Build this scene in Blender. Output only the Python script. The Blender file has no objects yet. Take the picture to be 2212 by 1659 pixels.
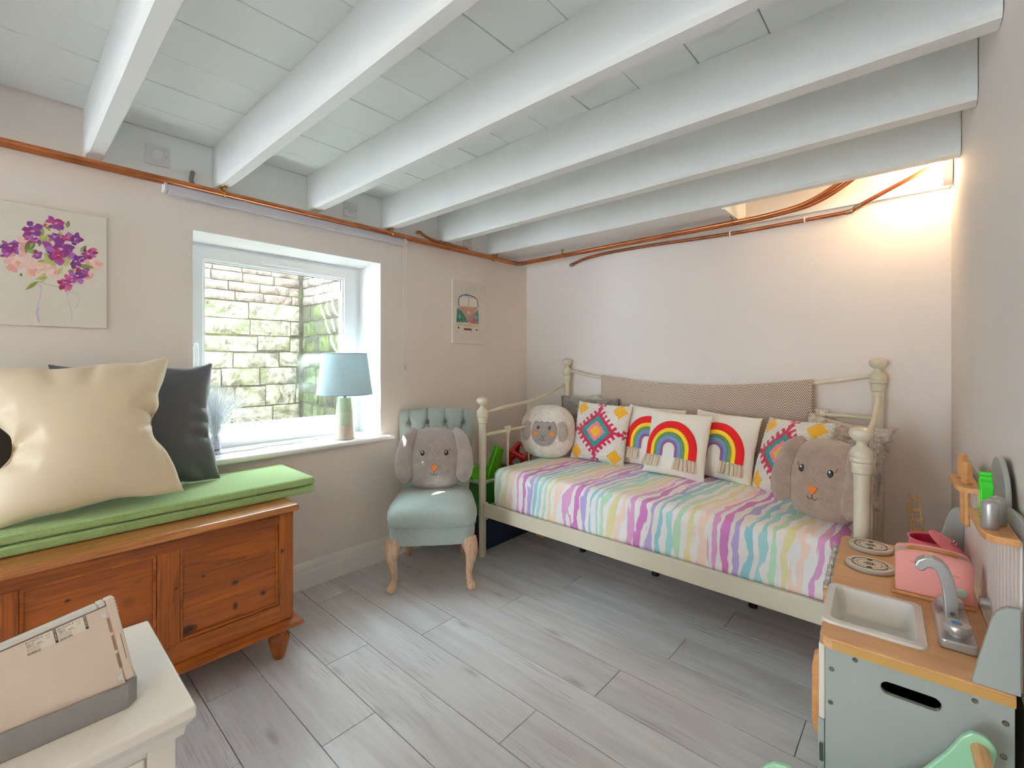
import bpy, bmesh, math, random
from mathutils import Vector, Matrix, Euler, noise
random.seed(7)
R = math.radians
scene = bpy.context.scene
COL = scene.collection

# ---------------------------------------------------------------- camera
FPX, HORIZON, VPX = 990.0, 779.0, 1992.0          # focal length and vanishing points in 2212x1659 pixels
ALPHA = math.atan((VPX - 1106.0) / FPX)
CAM_H = 1.235
cd = bpy.data.cameras.new('camera'); cam = bpy.data.objects.new('camera', cd); COL.objects.link(cam)
cd.sensor_fit = 'HORIZONTAL'; cd.sensor_width = 36.0; cd.lens = FPX / 2212.0 * 36.0
cd.shift_y = -(829.5 - HORIZON) / 2212.0
cd.clip_start = 0.02
cam.location = (0, 0, CAM_H); cam.rotation_euler = (R(90), 0, ALPHA)
scene.camera = cam

# ---------------------------------------------------------------- sky, sun, exposure
world = bpy.data.worlds.new('sky'); scene.world = world; world.use_nodes = True
bg = world.node_tree.nodes['Background']
bg.inputs[0].default_value = (0.75, 0.885, 1.0, 1); bg.inputs[1].default_value = 30.0
sd = bpy.data.lights.new('sun', 'SUN'); sd.energy = 300.0; sd.angle = R(0.2); sd.color = (1.0, 0.985, 0.96)
sun = bpy.data.objects.new('sun', sd); COL.objects.link(sun)
SUN = Vector((0.70, 0.42, -1.0)).normalized()
sun.rotation_euler = SUN.to_track_quat('-Z', 'Y').to_euler(); sun.location = (-5, -2, 5)
vs = scene.view_settings
scene.display_settings.display_device = 'sRGB'
vs.view_transform = 'Standard'; vs.look = 'None'; vs.gamma = 1.0; vs.use_curve_mapping = False
vs.exposure = 0.14
scene.cycles.max_bounces = 16; scene.cycles.diffuse_bounces = 10   # a white room needs its many bounces

# ---------------------------------------------------------------- helpers
def lin(c):
    return tuple(((v / 255.0) / 12.92 if v / 255.0 <= 0.04045 else ((v / 255.0 + 0.055) / 1.055) ** 2.4) for v in c)

class NT:
    def __init__(s, m): s.t = m.node_tree; s.n = s.t.nodes; s.l = s.t.links
    def add(s, kind, **kw):
        n = s.n.new(kind)
        for k, v in kw.items(): setattr(n, k, v)
        return n
    def link(s, a, b): s.l.new(a, b)
    def math(s, op, a, b=None, clamp=False):
        n = s.n.new('ShaderNodeMath'); n.operation = op; n.use_clamp = clamp
        for i, v in enumerate((a, b)):
            if v is None: continue
            if hasattr(v, 'links'): s.link(v, n.inputs[i])
            else: n.inputs[i].default_value = v
        return n.outputs[0]
    def mix(s, f, a, b, mode='MIX'):
        n = s.n.new('ShaderNodeMix'); n.data_type = 'RGBA'; n.blend_type = mode
        for i, v in ((0, f), (6, a), (7, b)):
            if hasattr(v, 'links'): s.link(v, n.inputs[i])
            elif i == 0: n.inputs[0].default_value = v
            else: n.inputs[i].default_value = (*v, 1) if len(v) == 3 else v
        return n.outputs[2]
    def coords(s, kind='Object', scale=(1, 1, 1), rot=(0, 0, 0), rand=0.0):
        tc = s.n.new('ShaderNodeTexCoord'); mp = s.n.new('ShaderNodeMapping')
        mp.inputs['Scale'].default_value = scale; mp.inputs['Rotation'].default_value = rot
        s.link(tc.outputs[kind], mp.inputs[0])
        if rand:
            oi = s.n.new('ShaderNodeObjectInfo')
            cx = s.n.new('ShaderNodeCombineXYZ')
            for i, k in enumerate((rand, rand * 1.7, rand * 2.3)):
                s.link(s.math('MULTIPLY', oi.outputs['Random'], k), cx.inputs[i])
            s.link(cx.outputs[0], mp.inputs['Location'])
        return mp.outputs[0]
    def noise(s, vec, scale, detail=3, rough=0.55, dist=0.0):
        n = s.n.new('ShaderNodeTexNoise'); s.link(vec, n.inputs['Vector'])
        n.inputs['Scale'].default_value = scale; n.inputs['Detail'].default_value = detail
        n.inputs['Roughness'].default_value = rough; n.inputs['Distortion'].default_value = dist
        return n.outputs['Fac']
    def ramp(s, f, stops, interp='LINEAR'):
        n = s.n.new('ShaderNodeValToRGB'); s.link(f, n.inputs[0]); cr = n.color_ramp; cr.interpolation = interp
        while len(cr.elements) < len(stops): cr.elements.new(0.5)
        for e, (p, c) in zip(cr.elements, stops):
            e.position = p; e.color = (*c, 1) if len(c) == 3 else c
        return n.outputs[0]
    def bump(s, h, strength, dist=0.002):
        n = s.n.new('ShaderNodeBump'); s.link(h, n.inputs['Height'])
        n.inputs['Strength'].default_value = strength; n.inputs['Distance'].default_value = dist
        return n.outputs[0]

def newmat(name):
    m = bpy.data.materials.new(name); m.use_nodes = True
    return m, NT(m), m.node_tree.nodes['Principled BSDF']

MATS = {}
def mat(name, col, rough=0.5, metal=0.0, var=0.06, vs_=6.0, bump=0.0, bs=60.0, sheen=0.0, spec=0.5, coat=0.0, trans=0.0):
    """plain procedural material: base colour with a soft noise variation and an optional fine relief"""
    if name in MATS: return MATS[name]
    m, t, p = newmat(name)
    c = lin(col); v = t.coords('Object')
    n = t.noise(v, vs_, 3)
    dark = tuple(x * (1 - var) for x in c); light = tuple(min(1, x * (1 + var)) for x in c)
    t.link(t.ramp(n, [(0.3, dark), (0.7, light)]), p.inputs['Base Color'])
    p.inputs['Roughness'].default_value = rough; p.inputs['Metallic'].default_value = metal
    p.inputs['Specular IOR Level'].default_value = spec
    p.inputs['Sheen Weight'].default_value = sheen; p.inputs['Coat Weight'].default_value = coat
    if bump:
        t.link(t.bump(t.noise(v, bs, 2), bump), p.inputs['Normal'])
    MATS[name] = m
    return m

def attr_mat(name, rough=0.8, bump=0.0, bs=300.0, sheen=0.0):
    """colour from the mesh's own painted colour attribute"""
    if name in MATS: return MATS[name]
    m, t, p = newmat(name)
    a = t.add('ShaderNodeVertexColor', layer_name='paint')
    t.link(a.outputs[0], p.inputs['Base Color'])
    p.inputs['Roughness'].default_value = rough; p.inputs['Sheen Weight'].default_value = sheen
    if bump: t.link(t.bump(t.noise(t.coords('Object'), bs, 2), bump), p.inputs['Normal'])
    MATS[name] = m
    return m

def wood(name, c1, c2, axis=0, scale=1.0, rough=0.5, knots=0.0, dark=None, fine=1.0, coat=0.0):
    """stretched-noise wood grain along one axis, each object with its own piece of grain"""
    if name in MATS: return MATS[name]
    m, t, p = newmat(name)
    sc = [14 * scale, 14 * scale, 14 * scale]; sc[axis] = 1.1 * scale
    v = t.coords('Object', scale=sc, rand=9.0)
    n1 = t.noise(v, 1.0, 4, 0.6, 0.6)
    sc2 = [160 * scale * fine] * 3; sc2[axis] = 5 * scale
    v2 = t.coords('Object', scale=sc2, rand=9.0)
    n2 = t.noise(v2, 1.0, 2, 0.5)
    ring = t.math('FRACT', t.math('MULTIPLY', n1, 7.0))
    base = t.ramp(n1, [(0.3, lin(c1)), (0.7, lin(c2))])
    dk = lin(dark) if dark else tuple(x * 0.6 for x in lin(c1))
    c = t.mix(t.math('MULTIPLY', t.math('POWER', ring, 3.0), 0.45), base, dk)
    c = t.mix(t.math('MULTIPLY', t.math('SUBTRACT', n2, 0.42, True), 1.4, True), c, dk)
    if knots:
        vk = t.coords('Object', scale=(4.2, 4.2, 4.2), rand=5.0)
        vo = t.add('ShaderNodeTexVoronoi'); t.link(vk, vo.inputs['Vector']); vo.inputs['Scale'].default_value = 1.0
        k = t.math('SUBTRACT', knots, vo.outputs['Distance'], True)
        c = t.mix(t.math('MULTIPLY', k, 9.0, True), c, tuple(x * 0.22 for x in lin(c1)))
    t.link(c, p.inputs['Base Color'])
    p.inputs['Roughness'].default_value = rough; p.inputs['Coat Weight'].default_value = coat
    t.link(t.bump(n2, 0.15, 0.0006), p.inputs['Normal'])
    MATS[name] = m
    return m

ORG = {}
class MB:
    """collects shapes; build() links them as one mesh object"""
    def __init__(s): s.v = []; s.f = []; s.c = None
    def add(s, vs_, fs, M=None):
        o = len(s.v)
        s.v += [tuple(M @ Vector(p)) if M is not None else tuple(p) for p in vs_]
        s.f += [tuple(i + o for i in f) for f in fs]
        return s
    def box(s, x0, x1, y0, y1, z0, z1, M=None):
        vs_ = [(x, y, z) for z in (z0, z1) for y in (y0, y1) for x in (x0, x1)]
        return s.add(vs_, [(0, 2, 3, 1), (4, 5, 7, 6), (0, 1, 5, 4), (2, 6, 7, 3), (0, 4, 6, 2), (1, 3, 7, 5)], M)
    def lathe(s, prof, seg=20, M=None, c=(0, 0, 0), sx=1.0, sy=1.0):
        vs_ = []; fs = []; n = len(prof)
        for r, z in prof:
            for k in range(seg):
                a = 2 * math.pi * k / seg
                vs_.append((c[0] + r * math.cos(a) * sx, c[1] + r * math.sin(a) * sy, c[2] + z))
        for i in range(n - 1):
            for k in range(seg):
                k2 = (k + 1) % seg
                fs.append((i * seg + k, i * seg + k2, (i + 1) * seg + k2, (i + 1) * seg + k))
        fs.append(tuple(range(seg))[::-1]); fs.append(tuple((n - 1) * seg + k for k in range(seg)))
        return s.add(vs_, fs, M)
    def tube(s, pts, r, seg=10, M=None, caps=True, flat=1.0, closed=False):
        pts = [Vector(p) for p in pts]; n = len(pts)
        rad = r if isinstance(r, (list, tuple)) else [r] * n
        vs_ = []; fs = []; up = Vector((0, 0, 1)); prev = None
        for i in range(n):
            if closed: d = pts[(i + 1) % n] - pts[i - 1]
            else: d = pts[min(i + 1, n - 1)] - pts[max(i - 1, 0)]
            d = d.normalized() if d.length > 1e-9 else Vector((0, 0, 1))
            if prev is None:
                a = up if abs(d.dot(up)) < 0.95 else Vector((1, 0, 0))
                x = d.cross(a).normalized()
            else:
                x = (prev - d * prev.dot(d)); x = x.normalized() if x.length > 1e-6 else d.orthogonal().normalized()
            prev = x; y = d.cross(x)
            for k in range(seg):
                a = 2 * math.pi * k / seg
                vs_.append(pts[i] + (x * math.cos(a) + y * math.sin(a) * flat) * rad[i])
        m = n if closed else n - 1
        for i in range(m):
            j = (i + 1) % n
            for k in range(seg):
                k2 = (k + 1) % seg
                fs.append((i * seg + k, i * seg + k2, j * seg + k2, j * seg + k))
        if caps and not closed:
            fs.append(tuple(range(seg))[::-1]); fs.append(tuple((n - 1) * seg + k for k in range(seg)))
        return s.add(vs_, fs, M)
    def prism(s, poly, h0, h1, M=None, plane='xy'):
        n = len(poly)
        def P(a, b, h): return {'xy': (a, b, h), 'xz': (a, h, b), 'yz': (h, a, b)}[plane]
        vs_ = [P(a, b, h0) for a, b in poly] + [P(a, b, h1) for a, b in poly]
        fs = [tuple(range(n))[::-1], tuple(range(n, 2 * n))] + [(i, (i + 1) % n, n + (i + 1) % n, n + i) for i in range(n)]
        return s.add(vs_, fs, M)
    def ring(s, outer, inner, h0, h1, M=None, plane='xy'):
        n = len(outer)
        def P(a, b, h): return {'xy': (a, b, h), 'xz': (a, h, b), 'yz': (h, a, b)}[plane]
        vs_ = [P(a, b, h) for h in (h0, h1) for poly in (outer, inner) for a, b in poly]
        fs = []
        for i in range(n):
            j = (i + 1) % n
            fs += [(i, j, n + j, n + i), (2 * n + i, 3 * n + i, 3 * n + j, 2 * n + j), (i, 2 * n + i, 2 * n + j, j), (n + i, n + j, 3 * n + j, 3 * n + i)]
        return s.add(vs_, fs, M)
    def grid(s, nu, nv, fn, closeu=False, M=None):
        vs_ = [fn(i / (nu if closeu else nu - 1), j / (nv - 1)) for j in range(nv) for i in range(nu)]
        fs = []
        for j in range(nv - 1):
            for i in range(nu if closeu else nu - 1):
                i2 = (i + 1) % nu
                fs.append((j * nu + i, j * nu + i2, (j + 1) * nu + i2, (j + 1) * nu + i))
        return s.add(vs_, fs, M)
    def ball(s, c, r, seg=14, M=None):
        rx, ry, rz = r if isinstance(r, (tuple, list)) else (r, r, r)
        n = max(6, seg // 2 + 1)
        vs_ = []; fs = []
        for j in range(n):
            th = math.pi * (0.02 + 0.96 * j / (n - 1)) if 0 < j < n - 1 else math.pi * (0.02 if j == 0 else 0.98)
            for k in range(seg):
                a = 2 * math.pi * k / seg
                vs_.append((c[0] + rx * math.sin(th) * math.cos(a), c[1] + ry * math.sin(th) * math.sin(a), c[2] - rz * math.cos(th)))
        for j in range(n - 1):
            for k in range(seg):
                k2 = (k + 1) % seg
                fs.append((j * seg + k, j * seg + k2, (j + 1) * seg + k2, (j + 1) * seg + k))
        fs.append(tuple(range(seg))[::-1]); fs.append(tuple((n - 1) * seg + k for k in range(seg)))
        return s.add(vs_, fs, M)
    def build(s, name, material, parent=None, smooth=False, bevel=0.0, bseg=2, angle=35, label=None, kind=None):
        off = ORG.get(parent, Vector((0, 0, 0))) if parent is not None else Vector((0, 0, 0))
        me = bpy.data.meshes.new(name)
        vs_ = [(p[0] - off.x, p[1] - off.y, p[2] - off.z) for p in s.v]
        me.from_pydata(vs_, [], s.f)
        bm = bmesh.new(); bm.from_mesh(me)
        bmesh.ops.remove_doubles(bm, verts=bm.verts, dist=1e-6)
        bmesh.ops.recalc_face_normals(bm, faces=bm.faces)
        if bevel:
            es = [e for e in bm.edges if len(e.link_faces) == 2 and e.calc_face_angle(0) > R(angle)]
            bmesh.ops.bevel(bm, geom=es, offset=bevel, segments=bseg, profile=0.5, affect='EDGES', clamp_overlap=True)
        bm.to_mesh(me); bm.free()
        if smooth:
            for p in me.polygons: p.use_smooth = True
            try: me.set_sharp_from_angle(angle=R(40))
            except Exception: pass
        me.materials.append(material)
        o = bpy.data.objects.new(name, me); COL.objects.link(o)
        if parent is not None:
            o.parent = parent; ORG[o] = off
        if label: o['label'] = label
        if kind: o['kind'] = kind
        return o

def paint(o, fn):
    """per-vertex painted colour: fn(co) -> sRGB 0..255"""
    me = o.data
    at = me.color_attributes.new('paint', 'FLOAT_COLOR', 'POINT')
    for i, v in enumerate(me.vertices):
        at.data[i].color = (*lin(fn(v.co)), 1)

def thing(name, label, cat, loc=(0, 0, 0), rotz=0.0, group=None, world=True, rot=None):
    """Empty at the thing's base; world=True: parts are given in world coordinates"""
    o = bpy.data.objects.new(name, None); COL.objects.link(o)
    o.empty_display_size = 0.05
    o.location = loc; o.rotation_euler = rot if rot else (0, 0, rotz)
    o['label'] = label; o['category'] = cat
    if group: o['group'] = group
    ORG[o] = Vector(loc) if world else Vector((0, 0, 0))
    return o
def tag(o, label, cat, group=None):
    o['label'] = label; o['category'] = cat
    if group: o['group'] = group
    return o
def struct(o, label=None):
    o['kind'] = 'structure'
    if label: o['label'] = label
    return o
def copy_tree(o, parent=None):
    c = o.copy(); COL.objects.link(c)
    if parent is not None: c.parent = parent
    ORG[c] = ORG.get(o, Vector((0, 0, 0)))
    for ch in list(o.children): copy_tree(ch, c)
    return c
def T(x=0, y=0, z=0): return Matrix.Translation((x, y, z))
def RX(a): return Matrix.Rotation(R(a), 4, 'X')
def RY(a): return Matrix.Rotation(R(a), 4, 'Y')
def RZ(a): return Matrix.Rotation(R(a), 4, 'Z')
def rrect(x0, x1, y0, y1, r, n=5):
    out = []
    for cx, cy, a0 in ((x1 - r, y0 + r, -90), (x1 - r, y1 - r, 0), (x0 + r, y1 - r, 90), (x0 + r, y0 + r, 180)):
        for k in range(n + 1):
            a = R(a0 + 90 * k / n); out.append((cx + r * math.cos(a), cy + r * math.sin(a)))
    return out
def smooth_path(pts, n=8):
    P = [Vector(p) for p in pts]; out = []
    for i in range(len(P) - 1):
        p0 = P[max(i - 1, 0)]; p1 = P[i]; p2 = P[i + 1]; p3 = P[min(i + 2, len(P) - 1)]
        for k in range(n):
            t = k / n
            out.append(0.5 * ((2 * p1) + (p2 - p0) * t + (2 * p0 - 5 * p1 + 4 * p2 - p3) * t * t + (3 * p1 - p0 - 3 * p2 + p3) * t ** 3))
    out.append(P[-1]); return out
def smooth_vals(vals, n=8):
    return [v.x for v in smooth_path([(a, 0, 0) for a in vals], n)]
def text_mesh(mb, body, size, M, extrude=0.0003, align='LEFT'):
    cu = bpy.data.curves.new('lettering', 'FONT'); cu.body = body; cu.size = size; cu.extrude = extrude; cu.align_x = align
    cu.resolution_u = 2
    ob = bpy.data.objects.new('lettering', cu); COL.objects.link(ob)
    dg = bpy.context.evaluated_depsgraph_get(); me = bpy.data.meshes.new_from_object(ob.evaluated_get(dg))
    mb.add([v.co.copy() for v in me.vertices], [tuple(p.vertices) for p in me.polygons], M)
    bpy.data.objects.remove(ob); bpy.data.curves.remove(cu); bpy.data.meshes.remove(me)
# ================================================================ room shell
m_wall = mat('wall_paint', (234, 227, 222), 0.75, var=0.015, vs_=2.5, bump=0.05, bs=90)
m_ceil = mat('ceiling_board_paint', (241, 248, 248), 0.34, var=0.02, vs_=3.0, bump=0.06, bs=25)
m_joist = mat('joist_paint', (242, 246, 246), 0.38, var=0.02, vs_=4.0, bump=0.12, bs=22)
m_gap = mat('dark_gap', (60, 50, 42), 0.9)
m_white = mat('white_gloss', (240, 240, 238), 0.3, var=0.01)
m_upvc = mat('white_upvc', (240, 244, 248), 0.25, var=0.008)
YB = 2.98; YR = -4.2
def right_x(y): return 0.102 + (2.98 - y) * 0.03
WY0, WY1, WZ0, WZ1 = 0.588, 1.575, 0.775, 1.84

fl = struct(MB().box(-2.86, 0.5, YR, 3.2, -0.12, -0.013).build('floor', m_gap), 'pale grey wood-effect laminate plank floor')
def plank_mat():
    m, t, p = newmat('laminate_plank')
    v = t.coords('Object', scale=(0.9, 9, 9), rand=30)
    n1 = t.noise(v, 1.0, 5, 0.62, 0.5)
    v2 = t.coords('Object', scale=(6, 150, 150), rand=30)
    n2 = t.noise(v2, 1.0, 3, 0.6)
    v3 = t.coords('Object', scale=(2.2, 5, 5), rand=30)
    n3 = t.noise(v3, 1.0, 2, 0.5)
    c = t.ramp(n1, [(0.3, lin((190, 188, 190))), (0.62, lin((218, 219, 222)))])
    gr = t.math('MULTIPLY', t.math('SUBTRACT', n2, 0.5, True), t.math('MULTIPLY', t.math('SUBTRACT', n3, 0.4, True), 9.0), True)
    c = t.mix(gr, c, lin((120, 110, 106)))
    vk = t.coords('Object', scale=(1.5, 5.5, 5.5), rand=11)
    vo = t.add('ShaderNodeTexVoronoi'); t.link(vk, vo.inputs['Vector']); vo.inputs['Scale'].default_value = 1.0
    k = t.math('SUBTRACT', 0.1, vo.outputs['Distance'], True)
    c = t.mix(t.math('MULTIPLY', k, 6.0, True), c, lin((120, 108, 102)))
    oi = t.add('ShaderNodeObjectInfo')
    c = t.mix(t.math('MULTIPLY', oi.outputs['Random'], 0.10), c, lin((170, 160, 154)))
    t.link(c, p.inputs['Base Color']); p.inputs['Roughness'].default_value = 0.34
    p.inputs['Specular IOR Level'].default_value = 0.4
    t.link(t.bump(n2, 0.12, 0.0005), p.inputs['Normal'])
    return m
m_plank = plank_mat()
PW = 0.1933; PL = 1.272; G = 0.0014
# one known end joint for each row, read from the photograph
J = {0: -1.927, 1: -1.431, 2: -1.80, 3: -2.288, 4: -1.680, 5: -0.897, 6: -0.297, 7: -0.782, 8: -1.454, 9: -1.955, 10: -1.56, 11: -1.0, 12: -0.5}
full_me = None
for r in range(-24, 14):
    y0 = 0.493 + PW * r; y1 = y0 + PW
    if y0 > YB: break
    j = J.get(r, -1.3 + 0.47 * ((r * 7) % 5) - 0.4)
    x = j
    while x > -2.5: x -= PL
    while x < 0.3:
        a, b = max(x, -2.5) + G, min(x + PL, 0.3) - G
        if b - a > 0.02:
            L = b - a; W = min(y1, YB) - y0
            if L > PL - 0.01 and W > PW - 0.001 and full_me is not None:
                o = bpy.data.objects.new('plank', full_me); COL.objects.link(o); o.parent = fl
            else:
                o = MB().box(-L / 2, L / 2, -W / 2 + G, W / 2 - G, -0.012, 0.0).build('plank', m_plank, fl, bevel=0.0007, bseg=1)
                if L > PL - 0.01 and W > PW - 0.001: full_me = o.data
            o.location = ((a + b) / 2, y0 + W / 2, 0)
        x += PL

def wall_left():
    mb = MB()
    mb.box(-2.86, -2.5, YR, WY0, -0.1, 2.40).box(-2.86, -2.5, WY1, 3.2, -0.1, 2.40)
    mb.box(-2.86, -2.5, WY0, WY1, -0.1, WZ0 - 0.03).box(-2.86, -2.5, WY0, WY1, WZ1, 2.40)
    return struct(mb.build('wall_left', m_wall), 'pale painted wall with the deep window recess')
wl = wall_left()
struct(MB().box(-2.5, 0.5, YB, 3.2, -0.1, 2.40).build('wall_back', m_wall), 'pale painted wall behind the daybed')
struct(MB().prism([(right_x(3.2), 3.2), (right_x(YR), YR), (0.6, YR), (0.6, 3.2)], -0.1, 2.40).build('wall_right', m_wall), 'pale painted wall beside the toy kitchen')

mb = MB().box(-2.5, -2.3, YR - 0.15, YR, -0.1, 2.4).box(-1.75, 0.6, YR - 0.15, YR, -0.1, 2.4).box(-2.3, -1.75, YR - 0.15, YR, 2.05, 2.4)
struct(mb.build('wall_front', m_wall), 'wall behind the camera with a wide garden opening')
# ---- ceiling: boards run along the window wall, joists run across
ce = struct(MB().box(-2.86, 0.6, YR, 3.2, 2.262, 2.40).build('ceiling', m_gap), 'white painted timber ceiling of boards on exposed joists')
x = -2.28 - 0.2145
bi = 0
while x < 0.25:
    a, b = max(x, -2.5) + 0.0017, min(x + 0.2145, 0.26) - 0.0017
    gz = random.uniform(-0.0015, 0.0015)
    MB().box(a, b, YR, YB, 2.24 + gz, 2.258 + gz).build('board', m_ceil, ce, bevel=0.0015, bseg=1)
    x += 0.2145; bi += 1
for (y0, y1) in ((-3.92, -3.85), (-3.46, -3.39), (-3.0, -2.93), (-2.54, -2.47), (-2.08, -2.01), (-1.62, -1.55), (-1.16, -1.09), (-0.70, -0.63), (-0.24, -0.17), (0.2215, 0.281), (0.672, 0.728), (1.115, 1.176), (1.575, 1.648), (2.022, 2.094), (2.512, 2.574)):
    mb = MB(); n = 60
    x0, x1 = -2.5, right_x(y0) - 0.002
    def sec(i):
        xx = x0 + (x1 - x0) * i / (n - 1)
        w = 0.0016 * noise.noise((xx * 2.2, y0 * 9, 3)); w2 = 0.0016 * noise.noise((xx * 2.6, y0 * 9, 8)); wz = 0.0022 * noise.noise((xx * 2.0, y0 * 5, 1))
        d = xx - x0; ch = 0.006 if d < 0.05 else (0.006 + min(1, (d - 0.05) / 0.03) * 0.006)   # chamfer fades out at the wall end
        return [(xx, y0 + w, 2.2385), (xx, y0 + w, 2.05 + ch + wz), (xx, y0 + ch + w, 2.05 + wz), (xx, y1 - 0.004 + w2, 2.05 + wz), (xx, y1 + w2, 2.054 + wz), (xx, y1 + w2, 2.2385)]
    vs_ = []; fs = []
    for i in range(n): vs_ += sec(i)
    for i in range(n - 1):
        for k in range(6):
            k2 = (k + 1) % 6; fs.append((i * 6 + k, i * 6 + k2, (i + 1) * 6 + k2, (i + 1) * 6 + k))
    fs += [(0, 1, 2, 3, 4, 5), tuple((n - 1) * 6 + k for k in range(6))[::-1]]
    mb.add(vs_, fs); mb.build('joist', m_joist, ce)
for a, b in ((0.283, 0.670), (0.730, 1.113), (1.178, 1.573), (1.650, 2.020), (2.096, 2.510), (2.576, 2.979)):
    MB().box(-2.4998, -2.4985, a, b, 2.030, 2.2385).build('frieze', m_joist, ce)
# boxed-in strip between the last joist and the back wall, and the open lamp recess beside it
MB().box(-2.5, -0.80, 2.576, YB - 0.001, 2.062, 2.075).build('soffit_panel', m_joist, ce, bevel=0.001)
MB().box(-0.80, -0.786, 2.576, YB - 0.001, 2.045, 2.238).build('recess_end_board', m_joist, ce, bevel=0.001)
MB().box(-0.785, right_x(2.98) - 0.004, YB - 0.022, YB - 0.001, 2.046, 2.098).build('ledger', m_joist, ce, bevel=0.002)

# ---- skirting
def skirting(mb, fn):
    prof = [(0, 0), (0.018, 0), (0.018, 0.085), (0.0135, 0.096), (0.0155, 0.112), (0.010, 0.128), (0.006, 0.138), (0, 0.14)]
    return prof
prof = skirting(None, None)
mb = MB(); mb.prism([(-2.5 + d, z) for d, z in prof], YR, YB, plane='xz')
struct(mb.build('baseboard_left', m_white), 'white moulded skirting board below the window')
mb = MB(); mb.prism([(YB - d, z) for d, z in prof], -2.48, 0.09, plane='yz')
struct(mb.build('baseboard_back', m_white), 'white moulded skirting board behind the bed')

# ================================================================ window
XW = -2.75
win = bpy.data.objects.new('window_1', None); COL.objects.link(win); win['kind'] = 'structure'
win['label'] = 'white framed casement window in a deep recess'
win.location = (XW, (WY0 + WY1) / 2, WZ0); ORG[win] = Vector(win.location)
def frame_ring(y0, y1, z0, z1, w0, w1, wb, wt, xa, xb):
    """rectangular ring: side widths left, right, bottom, top"""
    return MB().ring([(y0, z0), (y1, z0), (y1, z1), (y0, z1)], [(y0 + w0, z0 + wb), (y1 - w1, z0 + wb), (y1 - w1, z1 - wt), (y0 + w0, z1 - wt)], xa, xb, plane='yz')
frame_ring(WY0, WY1, WZ0, WZ1, 0.045, 0.045, 0.04, 0.035, XW - 0.06, XW).build('frame', m_upvc, win, bevel=0.004)
sash = frame_ring(WY0 + 0.03, WY1 - 0.035, WZ0 + 0.03, WZ1 - 0.022, 0.075, 0.082, 0.08, 0.066, XW - 0.05, XW + 0.018).build('sash', m_upvc, win, bevel=0.006, bseg=3)
frame_ring(0.688, 1.463, 0.880, 1.757, 0.014, 0.014, 0.014, 0.014, XW - 0.02, XW + 0.008).build('glazing_bead', m_upvc, sash, bevel=0.003)
m_gasket = mat('black_gasket', (30, 32, 34), 0.6)
frame_ring(0.699, 1.452, 0.891, 1.746, 0.004, 0.004, 0.004, 0.004, XW - 0.022, XW - 0.010).build('gasket', m_gasket, sash)
def glass_mat():
    m, t, p = newmat('window_glass'); t.n.remove(p)
    tr = t.add('ShaderNodeBsdfTransparent'); tr.inputs[0].default_value = (0.96, 0.985, 0.975, 1)
    gl = t.add('ShaderNodeBsdfGlossy'); gl.inputs['Roughness'].default_value = 0.0
    fr = t.add('ShaderNodeLayerWeight'); fr.inputs[0].default_value = 0.5
    f5 = t.math('ADD', t.math('MULTIPLY', t.math('POWER', fr.outputs['Facing'], 4.0), 0.6), 0.05)
    mx = t.add('ShaderNodeMixShader')
    n = t.noise(t.coords('Object'), 4.0, 2)   # very slight unevenness of old dust on the pane
    t.link(t.math('ADD', f5, t.math('MULTIPLY', n, 0.01), True), mx.inputs[0])
    t.link(tr.outputs[0], mx.inputs[1]); t.link(gl.outputs[0], mx.inputs[2])
    t.link(mx.outputs[0], t.n['Material Output'].inputs[0]); return m
m_glass = glass_mat()
MB().box(XW - 0.020, XW - 0.016, 0.700, 1.451, 0.892, 1.745).build('pane', m_glass, sash)
vent = MB().prism(rrect(0.955, 1.215, 1.772, 1.796, 0.011), XW + 0.016, XW + 0.026, plane='yz').build('trickle_vent', m_upvc, sash, bevel=0.002)
MB().box(XW + 0.026, XW + 0.030, 1.06, 1.085, 1.779, 1.790).build('vent_slider', m_upvc, sash, bevel=0.001)
h = MB().prism(rrect(0.634, 0.666, 1.255, 1.345, 0.014), XW + 0.016, XW + 0.027, plane='yz').build('handle', m_upvc, sash, bevel=0.002)
MB().tube(smooth_path([(XW + 0.027, 0.650, 1.315), (XW + 0.060, 0.650, 1.312), (XW + 0.066, 0.652, 1.29), (XW + 0.058, 0.655, 1.22), (XW + 0.05, 0.657, 1.16)], 5), [0.011] * 11 + [0.010] * 10, 8).build('lever', m_upvc, h, smooth=True)
m_chrome = mat('polished_metal', (190, 192, 195), 0.18, 1.0, var=0.02)
MB().tube([(XW + 0.026, 0.650, 1.318), (XW + 0.031, 0.650, 1.318)], 0.006, 10).build('keyhole', m_chrome, h)
MB().box(XW, XW + 0.012, 1.536, 1.552, 1.74, 1.815).build('hinge_cover', m_upvc, win, bevel=0.002)
MB().box(XW, XW + 0.012, 1.536, 1.552, 0.80, 0.93).build('hinge_cover', m_upvc, win, bevel=0.002)
m_rev = mat('white_reveal_paint', (240, 240, 240), 0.5, var=0.01)
MB().box(XW, -2.4995, WY1 - 0.004, WY1 - 0.0005, WZ0, WZ1).build('reveal_lining', m_rev, win); MB().box(XW, -2.4995, WY0 + 0.0005, WY0 + 0.004, WZ0, WZ1).build('reveal_lining', m_rev, win)
MB().box(XW, -2.4995, WY0, WY1, WZ1 - 0.004, WZ1 - 0.0005).build('reveal_lining', m_rev, win)
sp = [(-2.86, 0.745), (-2.86, 0.775), (-2.452, 0.775), (-2.440, 0.771), (-2.434, 0.762), (-2.436, 0.752), (-2.444, 0.745)]
MB().prism([(a, b) for a, b in sp], WY0 - 0.04, WY1 + 0.06, plane='xz').build('sill', m_white, win, bevel=0.002)

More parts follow.
